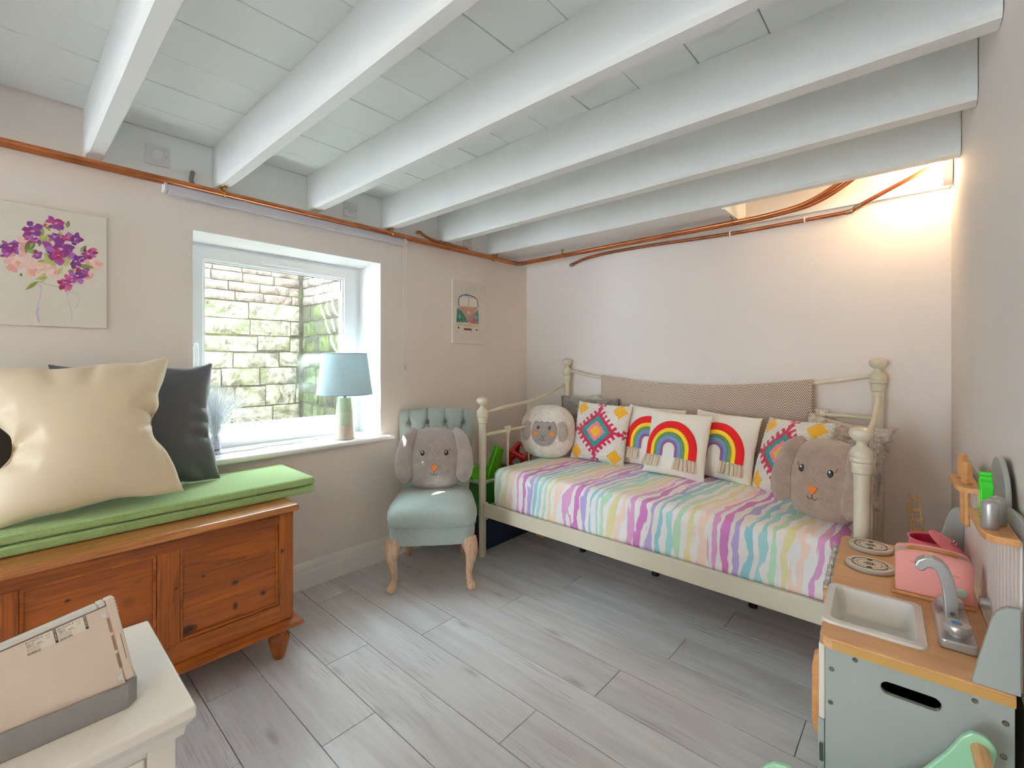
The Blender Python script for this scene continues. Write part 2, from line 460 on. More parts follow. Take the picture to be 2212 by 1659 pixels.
# ================================================================ light well outside
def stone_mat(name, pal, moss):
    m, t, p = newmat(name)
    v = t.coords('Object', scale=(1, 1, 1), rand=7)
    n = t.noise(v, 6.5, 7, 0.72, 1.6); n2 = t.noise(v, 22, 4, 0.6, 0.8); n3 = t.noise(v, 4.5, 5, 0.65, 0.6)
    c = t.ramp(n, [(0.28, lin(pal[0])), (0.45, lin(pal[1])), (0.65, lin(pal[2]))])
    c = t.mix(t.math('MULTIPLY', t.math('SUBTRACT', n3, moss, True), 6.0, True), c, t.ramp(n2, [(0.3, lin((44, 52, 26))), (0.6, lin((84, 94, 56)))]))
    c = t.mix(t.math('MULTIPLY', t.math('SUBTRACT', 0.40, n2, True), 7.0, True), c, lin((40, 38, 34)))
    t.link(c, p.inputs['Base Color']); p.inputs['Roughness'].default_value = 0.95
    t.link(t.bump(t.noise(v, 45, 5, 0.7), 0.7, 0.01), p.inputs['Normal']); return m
m_stone = stone_mat('mossy_stone', [(44, 42, 35), (104, 100, 88), (158, 154, 140)], 0.50)
m_brick = stone_mat('old_brick', [(66, 54, 48), (100, 88, 81), (128, 119, 111)], 0.62)
m_stone_d = stone_mat('dark_stone', [(34, 34, 28), (56, 55, 46), (74, 72, 63)], 0.42)  # darker stone colours with more moss, used on the return wall
m_mortar = stone_mat('mossy_mortar', [(36, 34, 28), (60, 57, 48), (78, 75, 65)], 0.5)
fa = MB().box(-2.90, -2.862, -4.3, WY0 - 0.05, 0.3, 2.6).box(-2.90, -2.862, WY1 + 0.05, 3.3, 0.3, 2.6).box(-2.90, -2.862, WY0 - 0.05, WY1 + 0.05, 0.3, WZ0 - 0.05).box(-2.90, -2.862, WY0 - 0.05, WY1 + 0.05, WZ1 + 0.03, 2.6)
struct(fa.build('wall_facade', m_mortar), 'outer brick face of the house around the window')
def stone_block(w, hgt, d, seed):
    """rough block: width along x, face towards -y, height along z, corner at origin"""
    rnd = random.Random(seed); mb = MB(); nu, nv = 9, 6
    def fn(u, v):
        x = w * u; z = hgt * v
        e = min(u, 1 - u) * w; e2 = min(v, 1 - v) * hgt
        k = min(1, min(e, e2) / 0.016)
        dd = -d * (0.35 + 0.65 * k) - 0.012 * noise.noise((x * 9 + seed * 3.1, z * 9, seed)) * k
        j = 0.006
        return (x + j * noise.noise((seed, z * 12, u * 2)), dd, z + j * noise.noise((x * 10, seed, v * 2)))
    mb.grid(nu, nv, fn)
    n0 = len(mb.v)
    mb.add([(0, 0, 0), (w, 0, 0), (w, 0, hgt), (0, 0, hgt)], [])
    bot = [i for i in range(nu)]; top = [(nv - 1) * nu + i for i in range(nu)]
    lef = [j * nu for j in range(nv)]; rig = [j * nu + nu - 1 for j in range(nv)]
    mb.f += [tuple(bot) + (n0 + 1, n0), tuple(top[::-1]) + (n0 + 3, n0 + 2), tuple(lef[::-1]) + (n0, n0 + 3), tuple(rig) + (n0 + 2, n0 + 1)]
    return mb
def stone_wall(name, label, base_box, origin, rotz, length, rows, z0, mats):
    w = MB().box(*base_box).build(name, m_mortar); tag(w, label, 'wall'); ORG[w] = Vector((0, 0, 0))
    rnd = random.Random(len(name)); z = z0; sd_ = 1
    for hgt, wmin, wmax, mi in rows:
        x = -rnd.uniform(0, wmin)
        while x < length:
            ww = rnd.uniform(wmin, wmax); a, b = max(x, 0), min(x + ww, length)
            if b - a > 0.03:
                jz = rnd.uniform(-0.012, 0.012) if mi == 0 else 0; hh = hgt - 0.006 - abs(jz); o = stone_block(b - a - 0.008, hh, rnd.uniform(0.006, 0.020), sd_).build('brick' if mi == 1 else 'stone', mats[mi], w, smooth=True)
                o.location = Vector(origin) + Matrix.Rotation(rotz, 3, 'Z') @ Vector((a + 0.004, 0, z + max(jz, 0))); o.rotation_euler = (0, 0, rotz); sd_ += 1
            x += ww
        z += hgt
    return w
rows = [(0.17, 0.22, 0.5, 0), (0.15, 0.25, 0.5, 0), (0.17, 0.2, 0.45, 0), (0.14, 0.2, 0.4, 0), (0.13, 0.2, 0.4, 0), (0.13, 0.25, 0.5, 0), (0.13, 0.2, 0.4, 0), (0.14, 0.2, 0.45, 0)] + [(0.075, 0.2, 0.24, 1)] * 5
stone_wall('garden_wall', 'mossy pale stone wall facing the window outside', (-4.20, -4.02, -0.9, 1.95, 0.35, 2.10), (-4.02, -0.8, 0), R(90), 2.53, rows, 0.55, [m_stone, m_brick])
stone_wall('return_wall', 'darker green stone wall at right outside, crossed by sunlit stripes', (-4.02, -2.865, 1.76, 1.95, 0.35, 2.10), (-4.0, 1.76, 0), 0.0, 1.13, [(a, b * .7, c * .7, 0) for a, b, c, d in rows[:8]] + rows[8:], 0.55, [m_stone_d, m_brick])
struct(MB().box(-4.20, -2.86, -0.9, 1.95, 0.40, 0.50).build('floor_lightwell', m_mortar), 'floor of the light well outside')
m_fence = wood('weathered_fence', (150, 135, 118), (178, 164, 146), axis=1, rough=0.85)
fe = thing('slatted_fence', 'weathered slatted fence standing above the mossy stone wall', 'fence', (-4.10, 0.8, 2.10))
for k in range(5):
    z = 2.17 + 0.154 * k
    MB().box(-4.11, -4.09, 0.58, 2.0, z, z + 0.078).build('slat', m_fence, fe)
for y in (0.58, 1.2, 1.9): MB().box(-4.15, -4.11, y, y + 0.05, 2.10, 2.90).build('post', m_fence, fe)
ck = thing('sun_blocker', 'unseen chimney stack on the roof beyond the garden wall', 'blocker', (-8.3, -2.4, 9.0))  # floating blocks added out of view to mask the sun at the window
DX, DY, DZ = -4.2, -2.52, 6.0
for nm, (a, b, c, d) in (('slab', (-0.18, 0.34, 2.95, 3.74)), ('low_slab', (0.34, 0.60, 2.97, 3.12)), ('top_slab', (0.34, 0.60, 3.44, 3.74)), ('thin_bar', (0.34, 0.60, 3.235, 3.27))):
    MB().box(-4.16 + DX, -4.09 + DX, a + DY, b + DY, c + DZ, d + DZ).build(nm, m_brick, ck)
# ================================================================ fixtures on walls and ceiling
m_copper = mat('copper_pipe', (176, 108, 70), 0.32, 1.0, var=0.22, vs_=9, bump=0.05, bs=40)
m_copper_d = mat('dull_copper_pipe', (150, 92, 62), 0.42, 1.0, var=0.3, vs_=14, bump=0.05, bs=40)
m_brass = mat('brass', (190, 145, 70), 0.3, 1.0, var=0.15)
m_solder = mat('solder_joint', (150, 130, 115), 0.4, 1.0, var=0.2)
def elbow(a, c, b, r=0.03, n=6):
    """path a -> c -> b with the corner at c rounded"""
    a, c, b = Vector(a), Vector(c), Vector(b); u = (a - c).normalized(); w = (b - c).normalized()
    p0 = c + u * r; p1 = c + w * r; out = [a]
    for k in range(n + 1):
        t = k / n; out.append(p0.lerp(c, t).lerp(c.lerp(p1, t), t))
    return out + [b]
def collar(p, d, r, w, material, parent, name='pipe_joint'):
    p, d = Vector(p), Vector(d).normalized()
    MB().tube([p - d * w, p - d * w * 0.9, p + d * w * 0.9, p + d * w], [r * 0.9, r, r, r * 0.9], 12).build(name, material, parent, smooth=True)
def pipe(name, label, pts, r, material, collars=()):
    t = thing(name, label, 'pipe', pts[0])
    MB().tube(pts, r, 12).build('pipe_run', material, t, smooth=True)
    for p, d, w in collars: collar(p, d, r + 0.0028, w, m_solder, t)
    return t
ZP = 2.020
rise = [(-0.62, 2.800, 2.032), (-0.50, 2.800, 2.044), (-0.42, 2.800, 2.066), (-0.34, 2.800, 2.105), (-0.26, 2.800, 2.16), (-0.20, 2.800, 2.225)]
p1 = elbow((-2.432, YR + 0.01, ZP - 0.012), (-2.432, 2.800, ZP), (-0.70, 2.800, ZP + 0.008)) + [tuple(v) for v in smooth_path(rise, 4)]
pipe('copper_pipe', 'long copper pipe, the outer of the pair running over the window', p1, 0.0115, m_copper, [((-2.432, 2.765, ZP), (0, 1, 0), 0.012), ((-2.397, 2.800, ZP), (1, 0, 0), 0.012)])
rise2 = [(a + 0.03, b + 0.030, c) for a, b, c in rise]
p2 = elbow((-2.466, YR + 0.01, ZP - 0.014), (-2.466, 2.832, ZP), (-0.68, 2.830, ZP + 0.006)) + [tuple(v) for v in smooth_path(rise2, 4)]
pipe('copper_pipe', 'long copper pipe, the inner of the pair against the window wall', p2, 0.0115, m_copper, [((-2.466, 2.80, ZP), (0, 1, 0), 0.012), ((-2.43, 2.832, ZP), (1, 0, 0), 0.012)])
p3 = elbow((-2.037, 2.979, 1.985), (-2.037, 2.952, 1.975), (-1.93, 2.953, 2.002), 0.012) + [tuple(v) for v in smooth_path([(-1.88, 2.954, 2.010), (-1.70, 2.954, 2.020), (-1.396, 2.955, 2.020), (-0.861, 2.955, 2.005), (-0.478, 2.955, 2.008), (-0.275, 2.955, 2.012)], 4)] + [tuple(v) for v in smooth_path([(-0.262, 2.954, 2.022), (-0.20, 2.945, 2.05), (0.00, 2.93, 2.135), (0.06, 2.926, 2.16)], 4)]
pipe('copper_pipe', 'lower copper pipe on the back wall, rising to the lamp', p3, 0.0105, m_copper_d, [((-2.02, 2.953, 1.979), (1, 0, 0.2), 0.012), ((-0.285, 2.955, 2.012), (1, 0, 0.1), 0.014), ((-0.245, 2.952, 2.030), (1, 0, 0.5), 0.014)])
p4 = [tuple(v) for v in smooth_path([(-2.497, 1.845, 2.085), (-2.47, 1.848, 2.083), (-2.455, 1.858, 2.068), (-2.448, 1.92, 2.048), (-2.446, 2.03, 2.040), (-2.446, 2.25, 2.038)], 5)]
pipe('copper_branch_pipe', 'short copper branch pipe bending up into the wall above', p4, 0.0095, m_copper, [((-2.446, 2.00, 2.0415), (0, 1, 0), 0.012), ((-2.446, 2.08, 2.039), (0, 1, 0), 0.010)])
def clip(x, y, z, zt, along, label):
    t = thing('pipe_clip', label, 'pipe clip', (x, y, z), group='brass pipe clips')
    a = Vector(along).normalized(); side = a.cross(Vector((0, 0, 1)))
    ringp = [Vector((x, y, z)) + (side * math.cos(k * math.pi / 8) + Vector((0, 0, 1)) * math.sin(k * math.pi / 8)) * 0.0142 for k in range(16)]
    MB().tube(ringp, 0.003, 6, closed=True).build('ring', m_brass, t, smooth=True)
    MB().lathe([(0.005, z + 0.0135), (0.004, z + 0.02), (0.004, zt - 0.008), (0.011, zt - 0.005), (0.013, zt - 0.0005)], 12, c=(x, y, 0)).build('stem', m_brass, t, smooth=True)
    for sgn in (-1, 1):
        MB().ball((x + side.x * 0.018 * sgn, y + side.y * 0.018 * sgn, z), 0.0035, 8).build('screw', m_brass, t)
for y, nm in ((0.70, 'second joist, above the blind'), (1.61, 'fourth joist, at the blind end'), (2.545, 'last joist, near the corner')):
    clip(-2.432, y, ZP - 0.004, 2.052, (0, 1, 0), 'brass clip on the outer pipe under the ' + nm)
    clip(-2.466, y, ZP - 0.004, 2.052, (0, 1, 0), 'brass clip on the inner pipe under the ' + nm)
clip(-2.0, 2.800, ZP + 0.003, 2.063, (1, 0, 0), 'brass pipe clip on the back-wall pipes near the corner')
clip(-0.812, 2.800, ZP + 0.008, 2.063, (1, 0, 0), 'brass pipe clip on the back-wall pipes beside the lamp recess')
for i, (x, z, lb) in enumerate(((-0.868, 2.005, 'white pipe bracket on the lower pipe, left of the two'), (-0.482, 2.008, 'white pipe bracket on the lower pipe, right of the two'))):
    t = thing('pipe_bracket', lb, 'bracket', (x, 2.97, z), group='white pipe brackets')
    ringp = [Vector((x, 2.955 + 0.0128 * math.cos(k * math.pi / 8), z + 0.0128 * math.sin(k * math.pi / 8))) for k in range(16)]
    MB().tube(ringp, 0.0035, 6, closed=True).build('saddle', m_white, t, smooth=True)
    MB().box(x - 0.009, x + 0.009, 2.966, 2.979, z - 0.012, z + 0.022).build('base', m_white, t, bevel=0.002)
# dimmer switches between the joists
m_plate = mat('switch_plastic', (226, 226, 230), 0.35, var=0.01)
def dimmer(y, z, label):
    t = thing('dimmer_switch', label, 'switch', (-2.5, y, z), group='dimmer switches')
    MB().box(-2.4995, -2.491, y - 0.043, y + 0.043, z - 0.043, z + 0.043).build('plate', m_plate, t, bevel=0.003)
    M = T(-2.4995, y, z) @ RY(90)
    MB().lathe([(0.020, 0.008), (0.0205, 0.012), (0.0185, 0.014), (0.0175, 0.030), (0.015, 0.033)], 24, M=M).build('knob', m_plate, t, smooth=True)
    for s in (-1, 1): MB().lathe([(0.0038, 0.008), (0.0036, 0.0098), (0.002, 0.0102)], 10, M=M @ T(0, 0.030 * s, 0)).build('screw', m_chrome, t)
dimmer(0.461, 2.133, 'dimmer switch between the two left joists')
dimmer(1.370, 2.118, 'dimmer switch above the right end of the roller blind')
dimmer(2.30, 2.115, 'dimmer switch half hidden above the pipes near the corner')
m_cable = mat('grey_cable', (120, 105, 92), 0.6)
cb = MB().tube(smooth_path([(-2.499, 0.588, 2.098), (-2.484, 0.587, 2.094), (-2.478, 0.582, 2.076), (-2.480, 0.580, 2.058), (-2.476, 0.586, 2.036)], 5), 0.008, 8).build('cable_stub', m_cable, smooth=True)
tag(cb, 'short grey cable poking from a hole in the wall', 'cable')
# bulkhead lamp in the recess
def lamp_mat(LAMP):
    m, t, p = newmat('lamp_globe')
    p.inputs['Base Color'].default_value = (1, 0.95, 0.85, 1)
    t.link(t.ramp(t.noise(t.coords('Object'), 3.0, 1), [(0.0, (1, 0.66, 0.35)), (1.0, (1, 0.70, 0.40))]), p.inputs['Emission Color'])
    p.inputs['Emission Strength'].default_value = LAMP; p.inputs['Roughness'].default_value = 0.3
    return m
def bulkhead(label, loc, rz, group, watts):
    m_globe = lamp_mat(watts)
    t = thing('bulkhead_lamp', label, 'lamp', loc, rz, group, world=False)   # wall behind is local +x
    oval = [(0.043 * math.cos(k * math.pi / 16), 0.066 * math.sin(k * math.pi / 16)) for k in range(32)]
    MB().prism([(a * 1.12, b * 1.10) for a, b in oval], -0.034, -0.0005, plane='yz').build('base', m_white, t, smooth=True, bevel=0.004)
    mb = MB()
    def fn(u, v):
        a = 2 * math.pi * u; k = v * math.pi / 2
        rr = math.cos(k) ** 0.45
        return (-0.034 - 0.052 * math.sin(k), 0.040 * rr * math.cos(a), 0.062 * rr * math.sin(a))
    mb.grid(32, 10, fn, closeu=True).build('globe', m_globe, t, smooth=True)
    return t
bulkhead('lit white bulkhead lamp glowing on the right wall under the joists', (right_x(2.88) - 0.003, 2.88, 2.105), R(1.7), 'bulkhead lamps', 108.0)
bulkhead('lit white bulkhead lamp on the right wall behind the camera', (right_x(-0.9) - 0.003, -0.9, 1.95), R(1.7), 'bulkhead lamps', 200.0)
# roller blind
m_blind = mat('blind_fabric', (205, 206, 218), 0.55, var=0.02)
bl = thing('roller_blind', 'rolled-up pale grey roller blind above the window', 'blind', (-2.48, 1.1, 2.0))
MB().tube([(-2.463, 0.486, 1.996), (-2.463, 1.706, 1.996)], 0.017, 20).build('rolled_fabric', m_blind, bl, smooth=True)
MB().box(-2.4515, -2.445, 0.490, 1.702, 1.962, 1.986).build('bottom_bar', m_blind, bl, bevel=0.002)
MB().box(-2.448, -2.4455, 0.490, 1.702, 1.984, 2.002).build('fabric_hem', m_blind, bl)
for y in (0.476, 1.708): MB().box(-2.4995, -2.445, y, y + 0.010, 1.975, 2.018).build('bracket', m_plate, bl, bevel=0.002)
MB().lathe([(0.018, 0), (0.02, 0.003), (0.02, 0.012), (0.016, 0.016)], 18, M=T(-2.463, 1.718, 1.996) @ RX(-90)).build('chain_wheel', m_plate, bl, smooth=True)
mb = MB(); zz = 1.996
def bead(x, y, z): mb.ball((x, y, z), 0.0026, 6)
n = 95
for k in range(n): bead(-2.463 + 0.018, 1.727, 1.996 - (1.996 - 1.205) * k / n); bead(-2.463 - 0.018 + 0.012 * min(1, 3 * k / n), 1.727 - 0.004 * k / n, 1.996 - (1.996 - 1.205) * k / n)
ch = mb.build('bead_chain', m_plate, bl); ch['kind'] = 'stuff'
MB().lathe([(0.004, 0), (0.007, 0.006), (0.007, 0.03), (0.004, 0.036)], 10, c=(-2.450, 1.725, 1.172)).build('chain_weight', m_plate, bl, smooth=True)

# ================================================================ canvases
m_canvas = mat('canvas_cloth', (224, 218, 208), 0.85, var=0.02, vs_=30, bump=0.15, bs=500)
m_paint = attr_mat('artist_paint', 0.75, bump=0.1, bs=250)
class Dabs:
    """flat dabs of paint on a canvas plane; coordinates (a, b) from the canvas's lower-left, metres"""
    def __init__(s, x, y0, z0): s.x, s.y0, s.z0 = x, y0, z0; s.v = []; s.f = []; s.c = []; s.n = 0
    def poly(s, pts, col):
        s.n += 1; o = len(s.v); d = s.x + 0.00025 + 0.0000012 * s.n
        s.v += [(d, s.y0 + a, s.z0 + b) for a, b in pts]; s.f.append(tuple(range(o, o + len(pts)))); s.c += [col] * len(pts)
    def blob(s, a, b, ra, rb, ang, col, rag=0.2, n=12):
        ca, sa = math.cos(R(ang)), math.sin(R(ang)); pts = []
        for k in range(n):
            t = 2 * math.pi * k / n; q = 1 + random.uniform(-rag, rag)
            u, w = ra * q * math.cos(t), rb * q * math.sin(t); pts.append((a + u * ca - w * sa, b + u * sa + w * ca))
        s.poly(pts, col)
    def leaf(s, a, b, L, W, ang, col):
        pts = []
        for k in range(7): t = k / 6; pts.append((L * t, W * math.sin(math.pi * t) ** 0.9 * (1 - 0.3 * t)))
        for k in range(5, 0, -1): t = k / 6; pts.append((L * t, -W * math.sin(math.pi * t) ** 0.9 * (1 - 0.3 * t)))
        ca, sa = math.cos(R(ang)), math.sin(R(ang)); s.poly([(a + u * ca - w * sa, b + u * sa + w * ca) for u, w in pts], col)
    def line(s, pts, w, col):
        for p, q in zip(pts[:-1], pts[1:]):
            dx, dy = q[0] - p[0], q[1] - p[1]; L = math.hypot(dx, dy) or 1; nx, ny = -dy / L * w / 2, dx / L * w / 2
            s.poly([(p[0] + nx, p[1] + ny), (q[0] + nx, q[1] + ny), (q[0] - nx, q[1] - ny), (p[0] - nx, p[1] - ny)], col)
    def build(s, name, parent):
        off = ORG[parent]; me = bpy.data.meshes.new(name)
        me.from_pydata([(p[0] - off.x, p[1] - off.y, p[2] - off.z) for p in s.v], [], s.f)
        at = me.color_attributes.new('paint', 'FLOAT_COLOR', 'POINT')
        for i, c in enumerate(s.c): at.data[i].color = (*lin(c), 1)
        me.materials.append(m_paint); o = bpy.data.objects.new(name, me); COL.objects.link(o); o.parent = parent; return o
def canvas(label, y0, y1, z0, z1):
    t = thing('canvas_picture', label, 'picture', (-2.5, (y0 + y1) / 2, z0))
    MB().box(-2.4995, -2.481, y0, y1, z0, z1).build('stretched_canvas', m_canvas, t, bevel=0.0015)
    return t, Dabs(-2.481, y0, z0)
# flowers: pixel (u, v) of the photograph's picture -> canvas metres
c1, d = canvas('canvas painting of purple and pink flowers in a faint jug', -0.022, 0.291, 1.366, 1.817)
def FP(zx, zy):   # coordinates in the enlarged view of the picture
    u, v = zx / 4.1475, 420 + zy / 4.1475
    t = math.atan((u - 1106) / FPX) - ALPHA; yy = 2.481 * math.cos(t) / -math.sin(t) if False else None
    dx, dy = -math.sin(ALPHA) + (u - 1106) / FPX * math.cos(ALPHA), math.cos(ALPHA) + (u - 1106) / FPX * math.sin(ALPHA)
    k = -2.481 / dx; return k * dy + 0.022, CAM_H + k * (HORIZON - v) / FPX - 1.366
random.seed(11)
PUR = [(120, 52, 128), (146, 66, 150), (160, 84, 160), (132, 40, 110), (170, 104, 176), (108, 44, 130)]
MAG = [(160, 36, 96), (178, 60, 120), (146, 30, 84), (196, 96, 148)]
PNK = [(226, 178, 172), (232, 196, 190), (220, 158, 156), (238, 212, 204), (228, 190, 160)]
GRN = [(150, 160, 92), (176, 182, 110), (122, 138, 74), (192, 192, 132), (104, 118, 66)]
for (zx, zy, n, rr) in ((160, 600, 16, 95), (300, 660, 14, 80), (420, 610, 8, 60), (480, 690, 8, 60), (600, 570, 8, 70), (770, 620, 10, 70), (860, 640, 8, 50), (790, 730, 5, 35), (240, 450, 8, 70)):
    for k in range(n):
        a, b = FP(zx + random.uniform(-rr, rr), zy + random.uniform(-rr, rr) * 0.7); d.blob(a, b, random.uniform(.009, .018), random.uniform(.006, .012), random.uniform(0, 180), random.choice(PNK))
for (zx, zy, ang, L) in ((300, 400, 250, .05), (400, 480, 80, .05), (380, 380, 100, .04), (230, 505, 0, .035), (330, 600, 10, .03), (400, 700, 260, .035), (560, 640, 60, .04), (520, 720, 70, .03), (600, 690, 20, .03), (720, 520, 60, .03), (600, 300, 80, .025), (450, 330, 120, .03), (640, 430, 60, .03), (700, 640, 0, .04), (430, 740, 200, .03), (540, 420, 90, .035), (480, 600, 60, .05), (400, 520, 300, .05), (350, 470, 80, .04)):
    a, b = FP(zx, zy); d.leaf(a, b, L * 1.2, L * .28, ang, random.choice(GRN)); d.leaf(a, b, L * .8, L * .08, ang + 6, random.choice(GRN))
for (zx, zy, rr, n, pal, mn) in ((290, 330, 62, 16, PUR, 1), (500, 260, 55, 14, PUR + MAG, 1), (90, 460, 60, 14, PUR, 1), (60, 530, 35, 6, PUR, 1), (490, 380, 40, 8, PUR, 1), (600, 390, 35, 8, MAG, 1), (670, 400, 48, 10, PUR, 1), (540, 490, 85, 22, PUR, 1), (520, 545, 40, 8, MAG, 1), (785, 530, 50, 12, MAG + PUR, 1), (675, 600, 50, 9, PUR[:1] + PUR[5:], 1), (690, 730, 55, 12, PUR + MAG, 1), (585, 790, 55, 12, MAG, 1), (640, 770, 40, 8, PUR + MAG, 1), (330, 545, 36, 8, PUR, 1), (760, 680, 35, 6, PUR, 1), (385, 280, 20, 4, MAG, 1), (260, 410, 25, 4, MAG, 1), (340, 400, 30, 5, PUR, 1)):
    for k in range(int(n * 1.6)):
        an = random.uniform(0, 360); q = random.uniform(.1, .85)
        a, b = FP(zx + math.cos(R(an)) * rr * q, zy + math.sin(R(an)) * rr * q)
        d.leaf(a, b, rr * .00042 * random.uniform(.7, 1.2), rr * .00016 * random.uniform(.7, 1.3), random.uniform(0, 360), random.choice(pal))
    a, b = FP(zx, zy); d.blob(a, b, rr * .00008, rr * .00007, 0, (206, 150, 184)); d.blob(a + .003, b + .002, rr * .00005, rr * .00004, 0, (222, 184, 206))
a, b = FP(345, 775); d.leaf(a, b, .052, .0085, 228, (150, 166, 84)); d.leaf(a, b, .05, .0025, 230, (92, 110, 50))
a, b = FP(185, 705); d.leaf(a, b, .013, .004, 280, (84, 110, 84))
LV = (206, 196, 214); GY = (176, 172, 168)
d.line([FP(*p) for p in ((350, 780), (372, 860), (360, 920), (335, 1000), (325, 1060), (345, 1140))], .0035, LV)
d.line([FP(*p) for p in ((345, 1010), (330, 1070), (352, 1145))], .006, (200, 186, 214))
d.line([FP(*p) for p in ((600, 850), (600, 920), (630, 1000), (645, 1060), (640, 1140))], .0022, LV)
d.line([FP(*p) for p in ((595, 885), (640, 875), (690, 900), (712, 945), (695, 985), (670, 1020))], .0012, GY)
d.line([FP(*p) for p in ((620, 862), (680, 870), (725, 905), (735, 930))], .0008, GY)
d.line([FP(*p) for p in ((350, 775), (400, 800), (450, 815), (500, 825), (560, 825))], .0012, (96, 100, 70))
d.build('painted_bouquet', c1)
# camper van
c2, d = canvas('small canvas of a colourful paint-splattered camper van front', 2.143, 2.456, 1.361, 1.812)
def VP(zx, zy):
    u, v = 900 + zx / 5.1833, 480 + zy / 5.1833
    dx, dy = -math.sin(ALPHA) + (u - 1106) / FPX * math.cos(ALPHA), math.cos(ALPHA) + (u - 1106) / FPX * math.sin(ALPHA)
    k = -2.481 / dx; return k * dy - 2.143, CAM_H + k * (HORIZON - v) / FPX - 1.361
def ln(pts, w, col): d.line([VP(*p) for p in pts], w, col)
def pg(pts, col): d.poly([VP(*p) for p in pts], col)
BL, TE, GN, OR, RD, DK, OW = (52, 92, 140), (36, 128, 128), (40, 120, 92), (196, 120, 92), (176, 40, 56), (36, 40, 50), (232, 228, 220)
pg([(470, 830), (500, 812), (560, 810), (640, 830), (680, 868), (690, 960), (690, 1140), (445, 1120), (450, 960), (462, 940)], (214, 206, 198))
pg([(485, 840), (578, 845), (578, 935), (482, 930)], (236, 231, 224)); pg([(590, 848), (672, 868), (680, 945), (590, 940)], (236, 231, 224))
ln([(470, 940), (466, 880), (480, 835), (520, 815), (590, 820), (650, 840), (680, 870), (688, 950)], .008, (70, 100, 140))
ln([(500, 818), (560, 808), (620, 826)], .007, (90, 120, 170)); ln([(640, 838), (676, 864)], .007, (190, 90, 120))
ln([(584, 845), (584, 938)], .004, (170, 150, 140))
pg([(470, 945), (688, 955), (640, 1040), (600, 1100), (575, 1125), (545, 1080), (500, 1000)], (196, 150, 128))
pg([(452, 965), (500, 1000), (545, 1075), (565, 1122), (446, 1118)], (60, 130, 118)); pg([(690, 985), (650, 1040), (600, 1105), (590, 1130), (694, 1142)], (150, 140, 150))
pg([(455, 1030), (500, 1060), (520, 1115), (447, 1115)], GN); pg([(605, 1110), (650, 1070), (660, 1135), (600, 1132)], (196, 92, 92)); pg([(660, 1040), (692, 1010), (694, 1100), (670, 1110)], TE)
ln([(458, 962), (500, 995), (540, 1060), (560, 1100), (572, 1122), (590, 1100), (640, 1040), (690, 985)], .0055, (36, 84, 100))
for k in range(70):
    a, b = VP(random.uniform(475, 680), random.uniform(945, 1120)); d.blob(a, b, .003, .002, random.uniform(0, 180), random.choice([OR, (206, 164, 132), (170, 90, 80), (130, 150, 150), (96, 130, 128), (210, 190, 150), (150, 80, 110)]), .5, 7)
# round emblem: V above W in a circle
ec = VP(578, 1018); d.blob(ec[0], ec[1], .0195, .0195, 0, OW, 0.0, 24); rim = [(ec[0] + .0175 * math.cos(k * math.pi / 12), ec[1] + .0175 * math.sin(k * math.pi / 12)) for k in range(25)]
d.line(rim, .0022, (120, 110, 104))
def em(pts): d.line([(ec[0] + a, ec[1] + b) for a, b in pts], .0026, (100, 92, 90))
em([(-.008, .0155), (0, .001), (.008, .0155)]); em([(-.0155, .006), (-.007, -.0155), (0, -.002), (.007, -.0155), (.0155, .006)])
for zx, zy in ((482, 1060), (672, 1070)): a, b = VP(zx, zy); d.blob(a, b, .010, .013, 0, (214, 210, 200), .1); d.blob(a, b, .006, .008, 0, (120, 140, 130), .2)
pg([(445, 1122), (692, 1148), (694, 1178), (560, 1172), (442, 1152)], (214, 208, 176))
for k in range(26): a, b = VP(random.uniform(450, 690), random.uniform(1128, 1172)); d.blob(a, b, .003, .002, 0, random.choice([(120, 130, 90), (80, 90, 80), (180, 160, 90), (150, 170, 160)]), .4, 6)
pg([(528, 1185), (616, 1192), (614, 1214), (530, 1208)], (128, 28, 36))
for zx, zy in ((470, 1180), (672, 1206)): a, b = VP(zx, zy); d.blob(a, b, .009, .007, 0, DK, .3)
for k in range(150):
    zx, zy = (random.uniform(440, 735), random.choice([random.uniform(690, 830), random.uniform(1170, 1300), random.uniform(830, 1170)]))
    if 470 < zx < 690 and 815 < zy < 1150: zx = random.choice([random.uniform(438, 460), random.uniform(700, 738)])
    a, b = VP(zx, zy); d.blob(a, b, random.uniform(.0006, .002), random.uniform(.0006, .0035), random.uniform(-30, 30), random.choice([DK, RD, BL, GN, (120, 90, 80), (90, 80, 80)]), .3, 6)
for k in range(14): x = 500 + k * 14; ln([(x, 790), (x + random.uniform(-25, 5), 790 - random.uniform(20, 90))], .0007, random.choice([DK, (140, 120, 120), BL]))
d.build('painted_van', c2)
random.seed(21)
# ================================================================ pine chest
PC1, PC2, PDK = (138, 64, 8), (176, 94, 18), (72, 28, 4)
m_pine_y = wood('pine_along', PC1, PC2, 1, 1.0, 0.42, knots=0.10, dark=PDK, coat=0.15)
m_pine_z = wood('pine_upright', PC1, PC2, 2, 1.0, 0.42, knots=0.07, dark=PDK, coat=0.15)
m_pine_p = wood('pine_panel', (144, 68, 10), (180, 96, 20), 1, 0.8, 0.42, knots=0.13, dark=PDK, coat=0.15)
m_pine_l = wood('pine_lid', (160, 96, 46), (196, 132, 72), 1, 1.0, 0.36, knots=0.09, dark=(110, 60, 26), coat=0.2)
CX0, CX1, CY0, CY1 = -2.465, -1.965, -0.41, 0.82
ch = thing('pine_chest', 'orange pine blanket chest with panelled front below the window', 'chest', (-2.2, 0.2, 0))
MB().box(CX0, -1.93, CY0 - 0.012, CY1 + 0.012, 0.612, 0.640).build('lid', m_pine_l, ch, bevel=0.009, bseg=3)
MB().box(CX0 + 0.01, CX1 - 0.03, CY0 + 0.03, CY1 - 0.03, 0.16, 0.611).build('carcass', m_pine_y, ch)
